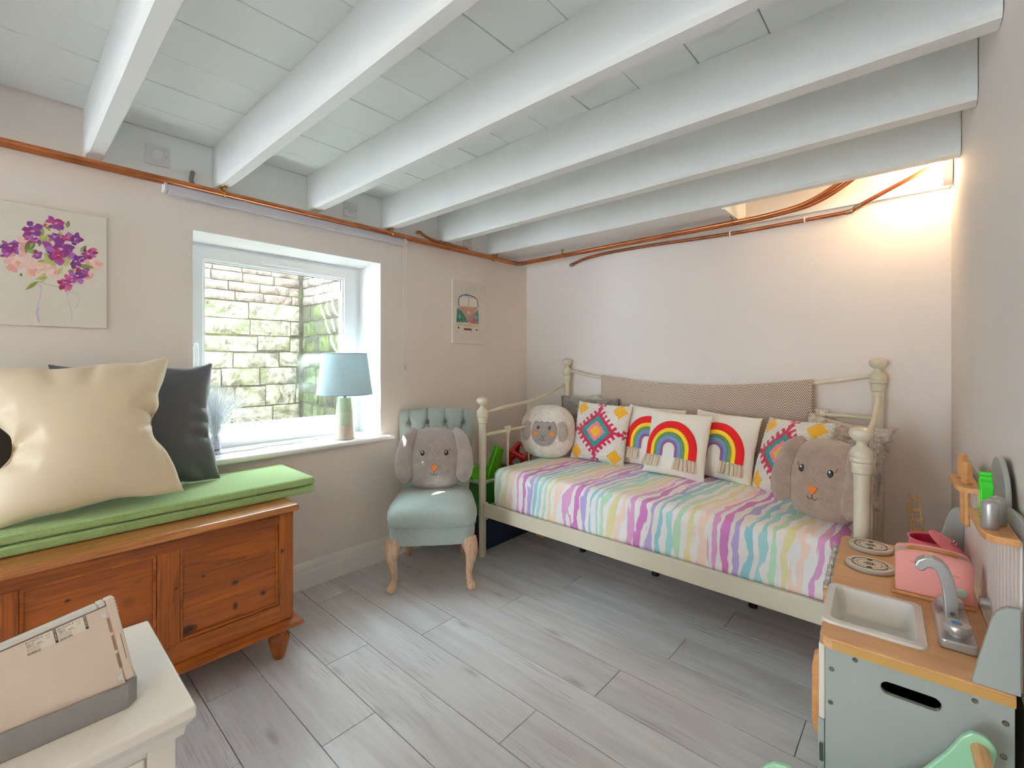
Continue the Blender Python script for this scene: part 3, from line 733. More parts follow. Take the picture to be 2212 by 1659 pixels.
MB().box(CX1 - 0.03, CX1, CY0, CY1, 0.565, 0.6115).build('top_rail', m_pine_y, ch, bevel=0.002)
MB().box(CX1 - 0.03, CX1, CY0, CY1, 0.163, 0.232).build('bottom_rail', m_pine_y, ch, bevel=0.002)
for a, b in ((0.764, CY1), (0.362, 0.426), (-0.046, 0.036), (CY0, -0.354)):
    MB().box(CX1 - 0.03, CX1 + 0.0006, a, b, 0.2325 if a not in (0.764, CY0) else 0.163, 0.5645 if a not in (0.764, CY0) else 0.6115).build('stile', m_pine_z, ch, bevel=0.002)
for a, b in ((0.426, 0.764), (0.036, 0.362), (-0.354, -0.046)):
    p = MB().box(CX1 - 0.028, CX1 - 0.012, a + 0.0005, b - 0.0005, 0.2325, 0.5645).build('panel', m_pine_p, ch)
    MB().ring([(a, 0.232), (b, 0.232), (b, 0.565), (a, 0.565)], [(a + 0.011, 0.243), (b - 0.011, 0.243), (b - 0.011, 0.554), (a + 0.011, 0.554)], CX1 - 0.0125, CX1 - 0.004, plane='yz').build('bead_moulding', m_pine_y, p, bevel=0.003)
for y0, y1, x0, x1 in ((CY1 - 0.03, CY1 - 0.001, CX0 + 0.01, CX1 - 0.031), (CY0 + 0.001, CY0 + 0.03, CX0 + 0.01, CX1 - 0.031)):
    MB().box(x0, x1, y0, y1, 0.163, 0.611).build('end_panel', m_pine_y, ch, bevel=0.002)
pl = [(0, 0.163), (0.008, 0.161), (0.012, 0.158), (0.022, 0.152), (0.030, 0.149), (0.032, 0.143), (0.030, 0.135), (0.024, 0.131), (0, 0.131)]
mb = MB(); vs_ = []; fs = []
loopc = [(CX1, CY0), (CX1, CY1), (CX0, CY1), (CX0, CY0)]; outs = [(1, -1), (1, 1), (-1, 1), (-1, -1)]
for (cx, cy), (ox, oy) in zip(loopc, outs):
    for dd, z in pl: vs_.append((cx + ox * (dd if ox > 0 else 0), cy + oy * dd, z))
n = len(pl)
for i in range(4):
    j = (i + 1) % 4
    for k in range(n): k2 = (k + 1) % n; fs.append((i * n + k, j * n + k, j * n + k2, i * n + k2))
mb.add(vs_, fs).build('base_moulding', m_pine_y, ch, smooth=True)
MB().box(CX0 + 0.005, CX1 - 0.002, CY0 + 0.002, CY1 - 0.002, 0.125, 0.14).build('bottom_board', m_pine_y, ch)
foot = [(0.019, 0.0), (0.022, 0.008), (0.026, 0.02), (0.036, 0.055), (0.041, 0.078), (0.040, 0.092), (0.032, 0.102), (0.029, 0.106), (0.033, 0.112), (0.034, 0.125)]
for (fx, fy) in ((-1.995, 0.775), (-1.995, -0.365), (-2.43, 0.775), (-2.43, -0.365)):
    MB().lathe(foot, 24, c=(fx, fy, 0)).build('foot', m_pine_z, ch, smooth=True)

m_knot = mat('pine_knot', (58, 22, 8), 0.5, var=0.3, vs_=120); m_knot2 = mat('pine_knot_halo', (112, 50, 10), 0.45, var=0.2, vs_=90)
for (y, z, a, b, x) in ((0.606, 0.379, 0.010, 0.008, -0.0118), (0.706, 0.301, 0.009, 0.008, -0.0118), (0.606, 0.288, 0.006, 0.011, -0.0118), (0.452, 0.262, 0.020, 0.011, -0.0118), (0.50, 0.44, 0.005, 0.004, -0.0118), (0.14, 0.49, 0.006, 0.004, -0.0118), (0.415, 0.43, 0.004, 0.004, 0.0008), (0.775, 0.45, 0.005, 0.008, 0.0008)):
    for k_, mk, dx in ((1.5, m_knot2, 0.0), (0.85, m_knot, 0.0003)):
        MB().prism([(y + a * k_ * math.cos(q * math.pi / 8) * (1 + 0.12 * math.sin(q * 2.3)), z + b * k_ * math.sin(q * math.pi / 8)) for q in range(16)], CX1 + x - 0.001, CX1 + x + dx, plane='yz').build('knot', mk, ch)

# ================================================================ seat pads and cushions on the chest
m_green = mat('green_weave', (152, 182, 120), 0.9, var=0.10, vs_=120, bump=0.3, bs=420, sheen=0.2)
def pad(label, z, M):
    t = thing('seat_pad', label, 'seat pad', (-2.24, 0.3, z), group='green seat pads')
    o = MB().box(-2.44, -2.050, -0.45, 0.955, z, z + 0.0335).build('cover', m_green, t, bevel=0.012, bseg=4, smooth=True)
    mb = MB()
    for zz in (z + 0.026,):
        mb.tube([(-2.0500, -0.44, zz), (-2.0500, 0.943, zz)], 0.0016, 6).tube([(-2.43, 0.955, zz), (-2.062, 0.955, zz)], 0.0016, 6)
    mb.build('piping', m_green, t)
    t.rotation_euler = M
    return t
pad('lower of the two long green seat pads on the pine chest', 0.6405, (0, 0, R(0.0)))
pad('upper of the two long green seat pads, under the satin cushions', 0.6775, (0, R(0), R(-0.7)))

def pillow(w, h, t, n=30, pinch=0.07, p=0.55, seed=0, wr=0.0, wsc=7.0, pu=None, fold=None):
    """closed cushion, width along x, bottom at z=0, front towards -y; returns builder and front-surface function"""
    def S(u, v, side=-1):
        pa = pinch if pu is None else pu
        x = w / 2 * u * (1 - pa * (1 - v * v)); z = h / 2 * v * (1 - pinch * (1 - u * u)) + h / 2
        e = max(0.0, 1 - abs(u) ** 2.2) * max(0.0, 1 - abs(v) ** 2.2)
        y = t / 2 * e ** p
        if wr:
            ed = (1 - e) * 0.8 + 0.25
            y += wr * ed * noise.noise((x * wsc + seed * 5, z * wsc * 0.7, seed + side)) * min(1, e * 8)
            x += wr * 0.5 * noise.noise((seed, z * 9, 3)) * abs(u); z += wr * 0.5 * noise.noise((x * 9, seed, 5)) * abs(v)
        if fold:
            for (a0, b0, a1, b1, wd, fd) in fold:      # crease from the seam (a0, b0) running in to (a1, b1)
                L2 = (a1 - a0) ** 2 + (b1 - b0) ** 2; k = max(0.0, min(1.0, ((u - a0) * (a1 - a0) + (v - b0) * (b1 - b0)) / L2))
                dd = math.hypot(u - a0 - k * (a1 - a0), v - b0 - k * (b1 - b0)); q = math.exp(-(dd / (wd * (0.7 + 0.9 * k))) ** 2) * (1 - k) ** 0.7
                y -= fd * q * min(1.0, e * 6)
                if side == -1: x -= 0.35 * fd * math.copysign(1, u) * math.exp(-((v - b0) / 0.16) ** 2) * abs(u) ** 5 if fd > 0 and abs(a0) > 0.9 else 0
                else: x -= 0.35 * fd * math.copysign(1, u) * math.exp(-((v - b0) / 0.16) ** 2) * abs(u) ** 5 if fd > 0 and abs(a0) > 0.9 else 0
        return Vector((x, side * max(y, 0.0015), z))
    mb = MB(); N = n
    def c(i):  # denser near the edges
        a = -1 + 2 * i / (N - 1); return math.sin(a * math.pi / 2) * 0.6 + a * 0.4
    us = [c(i) for i in range(N)]
    mb.grid(N, N, lambda a, b: S(us[round(a * (N - 1))], us[round(b * (N - 1))], -1))
    mb.grid(N, N, lambda a, b: S(us[round(a * (N - 1))], us[round(b * (N - 1))], 1))
    o = N * N
    rim = [i for i in range(N)] + [j * N + N - 1 for j in range(1, N)] + [(N - 1) * N + i for i in range(N - 2, -1, -1)] + [j * N for j in range(N - 2, 0, -1)]
    for a, b in zip(rim, rim[1:] + rim[:1]): mb.f.append((a, b, b + o, a + o))
    return mb, S
def cushion_thing(name, label, loc, lean, yaw, group=None, roll=0.0):
    t = thing(name, label, 'cushion', loc, group=group, world=False)
    t.rotation_euler = (Matrix.Rotation(R(yaw), 3, 'Z') @ Matrix.Rotation(R(-lean), 3, 'X') @ Matrix.Rotation(R(roll), 3, 'Y')).to_euler()
    return t
m_cream = mat('cream_satin', (218, 201, 172), 0.5, var=0.02, sheen=0.4, spec=0.35, bump=0.04, bs=200)
m_grey = mat('charcoal_satin', (70, 72, 77), 0.45, var=0.05, sheen=0.4, bump=0.04, bs=200)
m_brown = mat('dark_brown_satin', (52, 46, 42), 0.4, var=0.05, sheen=0.3)
# these face into the room: local front (-y) turned towards +x
t = cushion_thing('satin_cushion', 'charcoal satin cushion leaning on the wall behind the cream one', (-2.315, 0.385, 0.712), 13, 90, 'satin cushions')
pillow(0.53, 0.52, 0.17, 44, 0.075, 0.5, 3, 0.014, 6.0, fold=[(1.0, -0.25, 0.55, -0.30, 0.07, 0.030), (1.0, -0.02, 0.6, -0.02, 0.06, 0.022), (1.0, 0.2, 0.65, 0.24, 0.06, 0.018), (-1.0, 0.3, -0.5, 0.2, 0.08, 0.02), (0.85, -1.0, 0.6, -0.7, 0.06, 0.02)])[0].build('cover', m_grey, t, smooth=True)
t = cushion_thing('satin_cushion', 'large cream satin cushion in front on the green pads', (-2.105, 0.213, 0.722), 15, 84, 'satin cushions', roll=-4)
pillow(0.51, 0.53, 0.21, 70, 0.085, 0.5, 8, 0.020, 5.0, pu=0.14, fold=[(1.0, 0.10, 0.55, 0.34, 0.06, 0.055), (1.0, 0.06, 0.62, -0.06, 0.05, 0.045), (1.0, 0.45, 0.7, 0.5, 0.05, 0.02), (-1.0, -0.12, -0.45, 0.06, 0.08, 0.060), (-1.0, -0.2, -0.5, -0.34, 0.07, 0.045), (-1.0, 0.4, -0.7, 0.42, 0.06, 0.02), (0.15, 1.0, 0.05, 0.65, 0.07, 0.02), (-0.35, 1.0, -0.25, 0.7, 0.07, 0.018), (0.55, 1.0, 0.6, 0.75, 0.05, 0.018)])[0].build('cover', m_cream, t, smooth=True)
t = cushion_thing('satin_cushion', 'dark brown satin cushion just showing at the left edge', (-2.27, -0.17, 0.712), 14, 95, 'satin cushions')
pillow(0.50, 0.48, 0.17, 34, 0.08, 0.5, 5, 0.012, 6.0)[0].build('cover', m_brown, t, smooth=True)

# ================================================================ white drawer unit and the electronic unit on it
m_unit = mat('white_lacquer', (238, 234, 228), 0.32, var=0.01)
un = thing('drawer_unit', 'white drawer unit in the left foreground', 'drawers', (-1.17, 0.0, 0))
MB().box(-1.370, -0.965, -0.27, 0.235, 0.597, 0.620).build('top', m_unit, un, bevel=0.005, bseg=3)
cor = [(0, 0.5965), (0.022, 0.5965), (0.022, 0.588), (0.018, 0.584), (0.013, 0.578), (0.0115, 0.570), (0.010, 0.563), (0, 0.563)]
mb = MB(); X1, Y1, Y0 = -1.0, 0.2105, -0.245
vs_ = []; fs = []
for cx, cy, oy in ((-1.34, Y1, 1), (X1, Y1, 1), (X1, Y0, -1), (-1.34, Y0, -1)):
    for dd, z in cor: vs_.append((cx + (dd if cx == X1 else 0), cy + oy * dd, z))
n = len(cor)
for i in range(3):
    for k in range(n): k2 = (k + 1) % n; fs.append((i * n + k, (i + 1) * n + k, (i + 1) * n + k2, i * n + k2))
fs += [tuple(range(n)), tuple(3 * n + k for k in range(n))[::-1]]
mb.add(vs_, fs).build('cornice', m_unit, un)
MB().box(-1.34, X1 - 0.012, Y0 + 0.002, Y1 - 0.002, 0.03, 0.5625).build('carcass', m_unit, un)
for a, b in ((Y1 - 0.040, Y1), (Y0, Y0 + 0.040)): MB().box(X1 - 0.02, X1, a, b, 0.0, 0.5625).build('corner_post', m_unit, un, bevel=0.0015)
for z0, z1 in ((0.405, 0.545), (0.245, 0.39), (0.08, 0.23)):
    dr = MB().box(X1 - 0.013, X1 - 0.003, Y0 + 0.043, Y1 - 0.043, z0, z1).build('drawer', m_unit, un, bevel=0.003)
    MB().lathe([(0.006, 0), (0.006, 0.012), (0.014, 0.018), (0.014, 0.024), (0.008, 0.028)], 16, M=T(X1 - 0.003, -0.018, (z0 + z1) / 2) @ RY(90)).build('knob', m_chrome, dr, smooth=True)
MB().box(X1 - 0.02, X1 - 0.004, Y0 + 0.041, Y1 - 0.041, 0.547, 0.5625).build('rail', m_unit, un)

m_dev = mat('white_plastic', (212, 196, 182), 0.4, var=0.01)
m_dev2 = mat('pale_grey_plastic', (212, 212, 210), 0.38, var=0.01)
m_silver = mat('silver_paint', (150, 150, 150), 0.38, 0.55, var=0.03)
m_ink = mat('black_ink', (52, 44, 40), 0.7)
m_label = mat('label_paper', (228, 220, 208), 0.6, var=0.01)
dv = thing('electronic_unit', 'white electronic unit with barcode labels tilted in a silver base', 'electronics', (-1.08, 0.0, 0.62))
bo = [(-1.130, -0.20), (-1.130, 0.150), (-1.115, 0.166), (-1.062, 0.166), (-1.046, 0.152), (-1.046, -0.20)]
bi_ = [(-1.122, -0.196), (-1.122, 0.147), (-1.112, 0.158), (-1.066, 0.158), (-1.054, 0.148), (-1.054, -0.196)]
MB().ring(bo, bi_, 0.6205, 0.664, plane='xy').build('silver_base', m_silver, dv, bevel=0.0012)
MB().prism(bi_, 0.6215, 0.628).build('base_tray', m_silver, dv)
# body frame: a along the unit's length (to the right), b up the face, c outwards
FM = T(-1.056, 0.150, 0.660) @ RY(-15) @ RX(9.5)
def B(mb, a0, a1, b0, b1, c0, c1): return mb.box(c0, c1, a0, a1, b0, b1, FM)
F0 = T(-1.056, 0, 0.660) @ RY(-15)
MB().prism([(-0.16, -0.012), (0.1515, -0.012), (0.150, 0.0), (0.1292, 0.141), (-0.16, 0.0923)], -0.034, -0.0005, F0, plane='yz').build('body', m_dev, dv, bevel=0.002)
B(MB(), -0.30, -0.0105, 0.1425, 0.150, -0.036, 0.0005).build('top_strip', m_dev2, dv, bevel=0.0015)
cap = B(MB(), 0.0005, 0.014, 0.004, 0.152, -0.037, 0.0).build('end_cap', m_dev, dv, bevel=0.003, bseg=3)
B(MB(), -0.0100, 0.0, 0.1425, 0.1515, -0.036, 0.0005).build('top_corner', m_dev2, dv, bevel=0.0015)
for k in range(4): B(MB(), 0.0135, 0.0155, 0.122 + k * 0.006, 0.1245 + k * 0.006, -0.034, -0.006).build('ridge', m_dev, cap, bevel=0.0005)
for b0, b1 in ((0.094, 0.120), (0.062, 0.0885), (0.030, 0.056)): B(MB(), -0.0032, 0.0003, b0, b1, -0.003, 0.00035).build('vent_slot', mat('slot_brown', (140, 112, 90), 0.7), cap)
B(MB(), 0.0085, 0.0092, 0.040, 0.085, -0.001, 0.0004).build('slot_line', m_ink, cap)
for b0 in (0.122, 0.010): B(MB(), -0.010, -0.0015, b0, b0 + 0.010, -0.001, 0.0010).build('foot_pad', m_dev2, dv, bevel=0.0006)
B(MB(), -0.30, -0.0, 0.1408, 0.1416, -0.001, 0.0002).build('seam', m_ink, dv)
B(MB(), -0.1285, -0.128, 0.1425, 0.1505, -0.036, 0.0008).build('seam', m_ink, dv)
def sticker(a, b, l2):
    st = B(MB(), a, a + 0.0375, b - 0.0235, b, -0.0002, 0.0003).build('label_sticker', m_label, dv)
    P = FM @ T(0.00035, a, b) @ RZ(90) @ RX(90)     # text plane: x along a, y along b
    mb = MB()
    text_mesh(mb, 'BS15673-3', 0.0046, P @ T(0.001, -0.0042, 0), 0.00005)
    text_mesh(mb, l2, 0.0036, P @ T(0.001, -0.0076, 0), 0.00005)
    text_mesh(mb, 'AJJJBRD   BJJJRA', 0.0028, P @ T(0.001, -0.0103, 0), 0.00005)
    for k in range(3): text_mesh(mb, ['Ref Document Feeder Tray', 'Serial Identification', 'Batch Manufactured'][k], 0.0019, P @ T(0.001, -0.0126 - 0.0021 * k, 0), 0.00005)
    text_mesh(mb, 'UK/IE', 0.0022, P @ T(0.024, -0.0042, 0), 0.00005); text_mesh(mb, '314', 0.0028, P @ T(0.0248, -0.0082, 0), 0.00005)
    mb.build('print', m_ink, st)
    rnd = random.Random(int(a * 1e5)); x = a + 0.001; mb = MB()
    while x < a + 0.0165:
        w = rnd.choice((0.0002, 0.0002, 0.0004, 0.0006)); B(mb, x, x + w, b - 0.0228, b - 0.0188, 0.0003, 0.00042); x += w + rnd.choice((0.0002, 0.0003, 0.0005))
    mb.build('barcode', m_ink, st)
    bar = B(MB(), a + 0.0335, a + 0.0372, b - 0.0222, b + 0.0004, 0.0002, 0.0004).build('black_strip', m_ink, st)
    mb = MB(); text_mesh(mb, 'RECHARGE', 0.0036, FM @ T(0.00046, a + 0.0341, b - 0.0003) @ RZ(90) @ RX(90) @ RZ(-90), 0.00004); mb.build('strip_lettering', m_label, st)
sticker(-0.1025, 0.127 + 0.0125, 'BJJJCA'); sticker(-0.0645, 0.1275 + 0.0120, 'BJJJVE')
# ================================================================ things on the window sill
m_stone_d = None
def shade_mat():
    m, t, p = newmat('blue_linen_shade')
    v = t.coords('Object'); n = t.noise(v, 400, 2); n2 = t.noise(t.coords('Object', scale=(60, 60, 600)), 1, 2)
    t.link(t.ramp(t.math('ADD', t.math('MULTIPLY', n, 0.5), t.math('MULTIPLY', n2, 0.5)), [(0.3, lin((182, 202, 208))), (0.7, lin((214, 226, 230)))]), p.inputs['Base Color'])
    p.inputs['Roughness'].default_value = 0.9; p.inputs['Transmission Weight'].default_value = 0.0
    tl_ = t.add('ShaderNodeBsdfTranslucent'); tl_.inputs[0].default_value = (*lin((212, 224, 228)), 1); mx = t.add('ShaderNodeMixShader'); mx.inputs[0].default_value = 0.4
    t.link(p.outputs[0], mx.inputs[1]); t.link(tl_.outputs[0], mx.inputs[2]); t.link(mx.outputs[0], t.n['Material Output'].inputs[0])
    return m
m_lshade = shade_mat()
LX, LY, LZ = -2.530, 1.352, 0.7753
tl = thing('table_lamp', 'table lamp with pale blue shade and banded pottery base on the sill', 'lamp', (LX, LY, LZ))
m_pot_g = mat('sage_glaze', (178, 196, 160), 0.25, var=0.02, coat=0.3); m_pot_m = mat('pale_sage_glaze', (196, 206, 180), 0.25, var=0.02, coat=0.3); m_pot_b = mat('blush_glaze', (206, 190, 174), 0.25, var=0.02, coat=0.3)
def ring_lathe(name, prof, m, par, seg=40, smooth=True): return MB().lathe([(r, z + LZ) for r, z in prof], seg, c=(LX, LY, 0)).build(name, m, par, smooth=smooth)
ring_lathe('base_lower', [(0.052, 0.0), (0.0575, 0.003), (0.0580, 0.012), (0.0570, 0.04), (0.0530, 0.083)], m_pot_b, tl)
ring_lathe('base_middle', [(0.0532, 0.0832), (0.0545, 0.086), (0.0495, 0.162)], m_pot_m, tl)
ring_lathe('base_upper', [(0.0490, 0.1622), (0.0495, 0.166), (0.0425, 0.235), (0.0405, 0.242), (0.010, 0.243)], m_pot_g, tl)
ring_lathe('stem', [(0.013, 0.2432), (0.013, 0.268), (0.009, 0.270), (0.009, 0.330), (0.015, 0.332), (0.015, 0.360)], m_chrome, tl, 20)
bp = [(0.157, 0.262), (0.1255, 0.502), (0.1235, 0.502), (0.155, 0.262)]
mb = MB(); seg = 64; vs_ = []; fs = []
for k in range(seg):
    a = 2 * math.pi * k / seg
    for r, z in bp: vs_.append((LX + r * math.cos(a), LY + r * math.sin(a), LZ + z))
for k in range(seg):
    k2 = (k + 1) % seg
    for i in range(4): j = (i + 1) % 4; fs.append((k * 4 + i, k2 * 4 + i, k2 * 4 + j, k * 4 + j))
sh = mb.add(vs_, fs).build('shade', m_lshade, tl, smooth=True)
m_trim = mat('shade_trim', (120, 140, 150), 0.8)
for r, z in ((0.157, 0.263), (0.1255, 0.501)):
    MB().tube([(LX + r * math.cos(2 * math.pi * k / 48), LY + r * math.sin(2 * math.pi * k / 48), LZ + z) for k in range(48)], 0.0022, 6, closed=True).build('trim', m_trim, sh)
mb = MB()
for k in range(3):
    a = 2 * math.pi * k / 3; mb.tube([(LX, LY, LZ + 0.345), (LX + 0.145 * math.cos(a), LY + 0.145 * math.sin(a), LZ + 0.345)], 0.0015, 6)
mb.build('shade_carrier', m_chrome, tl)
MB().ball((LX, LY, LZ + 0.40), (0.025, 0.025, 0.04), 14).build('bulb', m_white, tl, smooth=True)
m_flex = mat('white_flex', (206, 208, 212), 0.5)
fx = MB().tube(smooth_path([(LX - 0.05, LY - 0.028, 0.785), (LX - 0.075, 1.27, 0.781), (-2.62, 1.18, 0.7795), (-2.585, 1.08, 0.7790), (-2.60, 0.97, 0.7790), (-2.565, 0.86, 0.7790), (-2.575, 0.78, 0.7790), (-2.562, 0.72, 0.7790), (-2.60, 0.65, 0.7790), (-2.60, 0.60, 0.7790)], 6), 0.0032, 8).build('lamp_flex', m_flex, smooth=True)
tag(fx, 'white flex trailing along the window sill from the lamp', 'cable')
# fibre-optic lamp
fb = thing('fibre_optic_lamp', 'fibre optic lamp, white spray of fibres over a glittery base', 'lamp', (-2.585, 0.705, 0.7753))
MB().lathe([(0.026, 0.7753), (0.0275, 0.779), (0.0255, 0.800), (0.020, 0.802)], 28, c=(-2.585, 0.705, 0)).build('chrome_foot', m_chrome, fb, smooth=True)
def glitter():
    m, t, p = newmat('glitter_acrylic')
    n = t.noise(t.coords('Object'), 260, 2, 0.8)
    t.link(t.ramp(n, [(0.35, lin((160, 164, 196))), (0.6, lin((232, 234, 246)))]), p.inputs['Base Color'])
    p.inputs['Roughness'].default_value = 0.12; t.link(t.bump(n, 0.8, 0.002), p.inputs['Normal']); return m
MB().lathe([(0.0245, 0.802), (0.0215, 0.832), (0.0175, 0.862), (0.012, 0.868)], 28, c=(-2.585, 0.705, 0)).build('glitter_body', glitter(), fb, smooth=True)
m_fibre = mat('clear_fibre', (240, 244, 250), 0.25, var=0.01)
mb = MB(); rnd = random.Random(4)
for k in range(300):
    a = rnd.uniform(0, 2 * math.pi); sp = abs(rnd.gauss(0, 0.55)); L = rnd.uniform(0.20, 0.27)
    sp = min(sp, 1.25); bx = -2.585 + 0.008 * math.cos(a); by = 0.705 + 0.008 * math.sin(a)
    pts = []
    for i in range(6):
        s = i / 5; th = sp * (0.35 + 0.9 * s ** 1.3); r = L * s
        dx, dy = math.cos(a), math.sin(a)
        xx = bx + dx * r * math.sin(th) * (0.55 if dx < 0 else 0.8)
        pts.append((max(xx, -2.715), by + dy * r * math.sin(th), 0.866 + r * math.cos(th)))
    mb.tube(pts, [0.0012, 0.0011, 0.0010, 0.0009, 0.0008, 0.0007], 3, caps=False)
fo = mb.build('fibre_spray', m_fibre, fb); fo['kind'] = 'stuff'
# ================================================================ sage chair
def sage():
    m, t, p = newmat('sage_damask')
    v = t.coords('Object'); n = t.noise(v, 300, 2)
    # faint tone-on-tone damask medallions
    w1 = t.add('ShaderNodeTexVoronoi'); t.link(t.coords('Object', scale=(14, 14, 14)), w1.inputs['Vector']); w1.inputs['Randomness'].default_value = 0.0; w1.inputs['Scale'].default_value = 1.0
    d = t.math('SINE', t.math('MULTIPLY', w1.outputs['Distance'], 26.0))
    f = t.math('ADD', t.math('MULTIPLY', n, 0.6), t.math('MULTIPLY', d, 0.035))
    t.link(t.ramp(f, [(0.1, lin((152, 168, 164))), (0.5, lin((180, 194, 190)))]), p.inputs['Base Color'])
    p.inputs['Roughness'].default_value = 0.7; p.inputs['Sheen Weight'].default_value = 0.35
    t.link(t.bump(n, 0.25, 0.001), p.inputs['Normal']); return m
m_sage = sage()
m_limed = wood('limed_oak', (190, 150, 116), (226, 200, 172), 2, 1.6, 0.6, dark=(150, 106, 76))
CH = thing('upholstered_chair', 'sage green buttoned chair with limed cabriole legs in the corner', 'chair', (-2.14, 1.705, 0), R(48.2), world=False)
def fp(k, s=1.0, n=48):
    """seat footprint: wide rounded front, narrower back"""
    a = 2 * math.pi * k / n; c, sn = math.cos(a), math.sin(a)
    e = 0.38
    x = abs(c) ** e * (1 if c >= 0 else -1); y = abs(sn) ** (e + 0.08) * (1 if sn >= 0 else -1)
    hw = 0.228 - 0.016 * y
    return x * hw * s, y * 0.245 * s - 0.015
def seat_lathe(levels, n=48):
    mb = MB(); vs_ = []; fs = []
    for s, z in levels:
        for k in range(n): x, y = fp(k, s, n); vs_.append((x, y, z))
    m = len(levels)
    for i in range(m - 1):
        for k in range(n): k2 = (k + 1) % n; fs.append((i * n + k, i * n + k2, (i + 1) * n + k2, (i + 1) * n + k))
    fs += [tuple(range(n))[::-1], tuple((m - 1) * n + k for k in range(n))]
    return mb.add(vs_, fs)
seat_lathe([(0.97, 0.247), (0.985, 0.25), (1.0, 0.29), (1.0, 0.336)]).build('seat_frame', m_sage, CH, smooth=True)
seat_lathe([(0.99, 0.337), (1.03, 0.350), (1.055, 0.375), (1.05, 0.400), (1.015, 0.425), (0.94, 0.445), (0.82, 0.458), (0.6, 0.468), (0.35, 0.473), (0.1, 0.475)]).build('seat', m_sage, CH, smooth=True)
MB().tube([(*fp(k, 1.012, 64), 0.3375) for k in range(64)], 0.0048, 8, closed=True).build('piping', m_sage, CH, smooth=True)
# buttoned back: local y of the front surface grows with height (leans back)
btn = [(-0.172, 0.838), (-0.057, 0.842), (0.057, 0.842), (0.172, 0.838)]
btn2 = [(-0.115, 0.715), (0.0, 0.716), (0.115, 0.715)]
def half_w(z):
    t_ = (z - 0.40) / 0.53
    return 0.205 + 0.012 * math.sin(t_ * math.pi) + (0.036 * max(0, (t_ - 0.42)) / 0.58 if t_ > 0.42 else 0)
def top_z(x): return 0.930 - 0.020 * (abs(x) / 0.24) ** 2.2
def back_front(u, v):
    z0 = 0.40; x = u * 1.0
    zt = top_z(u * 0.245); z = z0 + (zt - z0) * v; x = u * half_w(z) * (1.0 if v < 0.9 else 1 - 0.035 * ((v - 0.9) / 0.1) ** 2)
    y = 0.165 + 0.115 * (z - 0.40) / 0.53
    bulge = 0.030 * max(0, 1 - abs(u) ** 4) * min(1, (1 - v) * 7) ** 0.5
    if z > 0.56: bulge += 0.012
    for bx, bz in btn: 
        r = math.hypot((x - bx), (z - bz)); bulge -= 0.030 * math.exp(-(r / 0.020) ** 2)
        if z > bz: bulge -= 0.016 * math.exp(-((x - bx) / 0.008) ** 2)                    # pleat up to the rail
    for bx, bz in btn2:
        r = math.hypot(x - bx, z - bz); bulge -= 0.028 * math.exp(-(r / 0.020) ** 2)
        for cx, cz in btn:
            if abs(cx - bx) < 0.07:
                tt = ((x - bx) * (cx - bx) + (z - bz) * (cz - bz)) / ((cx - bx) ** 2 + (cz - bz) ** 2)
                if 0 < tt < 1: bulge -= 0.013 * math.exp(-((math.hypot(x - bx - tt * (cx - bx), z - bz - tt * (cz - bz))) / 0.008) ** 2)
    bulge -= 0.012 * math.exp(-((z - 0.60) / 0.006) ** 2)
    return Vector((x, y - bulge, z))
mb = MB(); nu, nv = 90, 80
mb.grid(nu, nv, lambda a, b: back_front(-1 + 2 * a, b))
def back_rear(u, v):
    p = back_front(u, v); zt = top_z(u * 0.245); return Vector((p.x, 0.165 + 0.115 * (p.z - 0.40) / 0.53 + 0.042 * min(1, (1 - v) * 9) ** 0.6, p.z))
mb.grid(nu, nv, lambda a, b: back_rear(-1 + 2 * a, b)); o = nu * nv
rim = list(range(nu)) + [j * nu + nu - 1 for j in range(1, nv)] + [(nv - 1) * nu + i for i in range(nu - 2, -1, -1)] + [j * nu for j in range(nv - 2, 0, -1)]
for a, b in zip(rim, rim[1:] + rim[:1]): mb.f.append((a, b, b + o, a + o))
bk = mb.build('backrest', m_sage, CH, smooth=True)
m_btn = mat('covered_button', (132, 146, 132), 0.7)
for bx, bz in btn + btn2:
    y = 0.165 + 0.115 * (bz - 0.40) / 0.53 - 0.012
    MB().ball((bx, y, bz), (0.0095, 0.006, 0.0095), 12).build('button', m_btn, bk, smooth=True)
for s in (-1, 1):
    P = smooth_path([(s * 0.195, -0.205, 0.262), (s * 0.207, -0.222, 0.225), (s * 0.212, -0.232, 0.185), (s * 0.205, -0.222, 0.13), (s * 0.200, -0.214, 0.08), (s * 0.203, -0.222, 0.045), (s * 0.212, -0.240, 0.022), (s * 0.214, -0.244, 0.006)], 5)
    rr = smooth_vals([0.046, 0.042, 0.032, 0.0225, 0.0175, 0.0175, 0.026, 0.023], 5)
    MB().tube(P, rr, 14).build('leg', m_limed, CH, smooth=True)
    MB().tube([(s * 0.165, 0.185, 0.26), (s * 0.166, 0.20, 0.12), (s * 0.168, 0.225, 0.0)], [0.024, 0.021, 0.017], 8).build('leg', m_limed, CH)

# ================================================================ plush cushions
def plush(name, col, nsc=170, amt=0.8, disp=0.0):
    m, t, p = newmat(name)
    v = t.coords('Object'); n = t.noise(v, nsc, 4, 0.7); n2 = t.noise(v, 18, 2)
    c = lin(col); t.link(t.ramp(t.math('ADD', t.math('MULTIPLY', n, 0.6), t.math('MULTIPLY', n2, 0.4)), [(0.32, tuple(x * 0.72 for x in c)), (0.68, tuple(min(1, x * 1.18) for x in c))]), p.inputs['Base Color'])
    p.inputs['Roughness'].default_value = 0.95; p.inputs['Sheen Weight'].default_value = 0.6
    t.link(t.bump(n, amt, 0.004), p.inputs['Normal']); return m
m_bun = plush('grey_plush', (176, 164, 158)); m_bun2 = plush('taupe_plush', (172, 147, 131))
m_eye = mat('black_embroidery', (22, 20, 22), 0.35); m_glint = mat('white_embroidery', (240, 240, 240), 0.5)
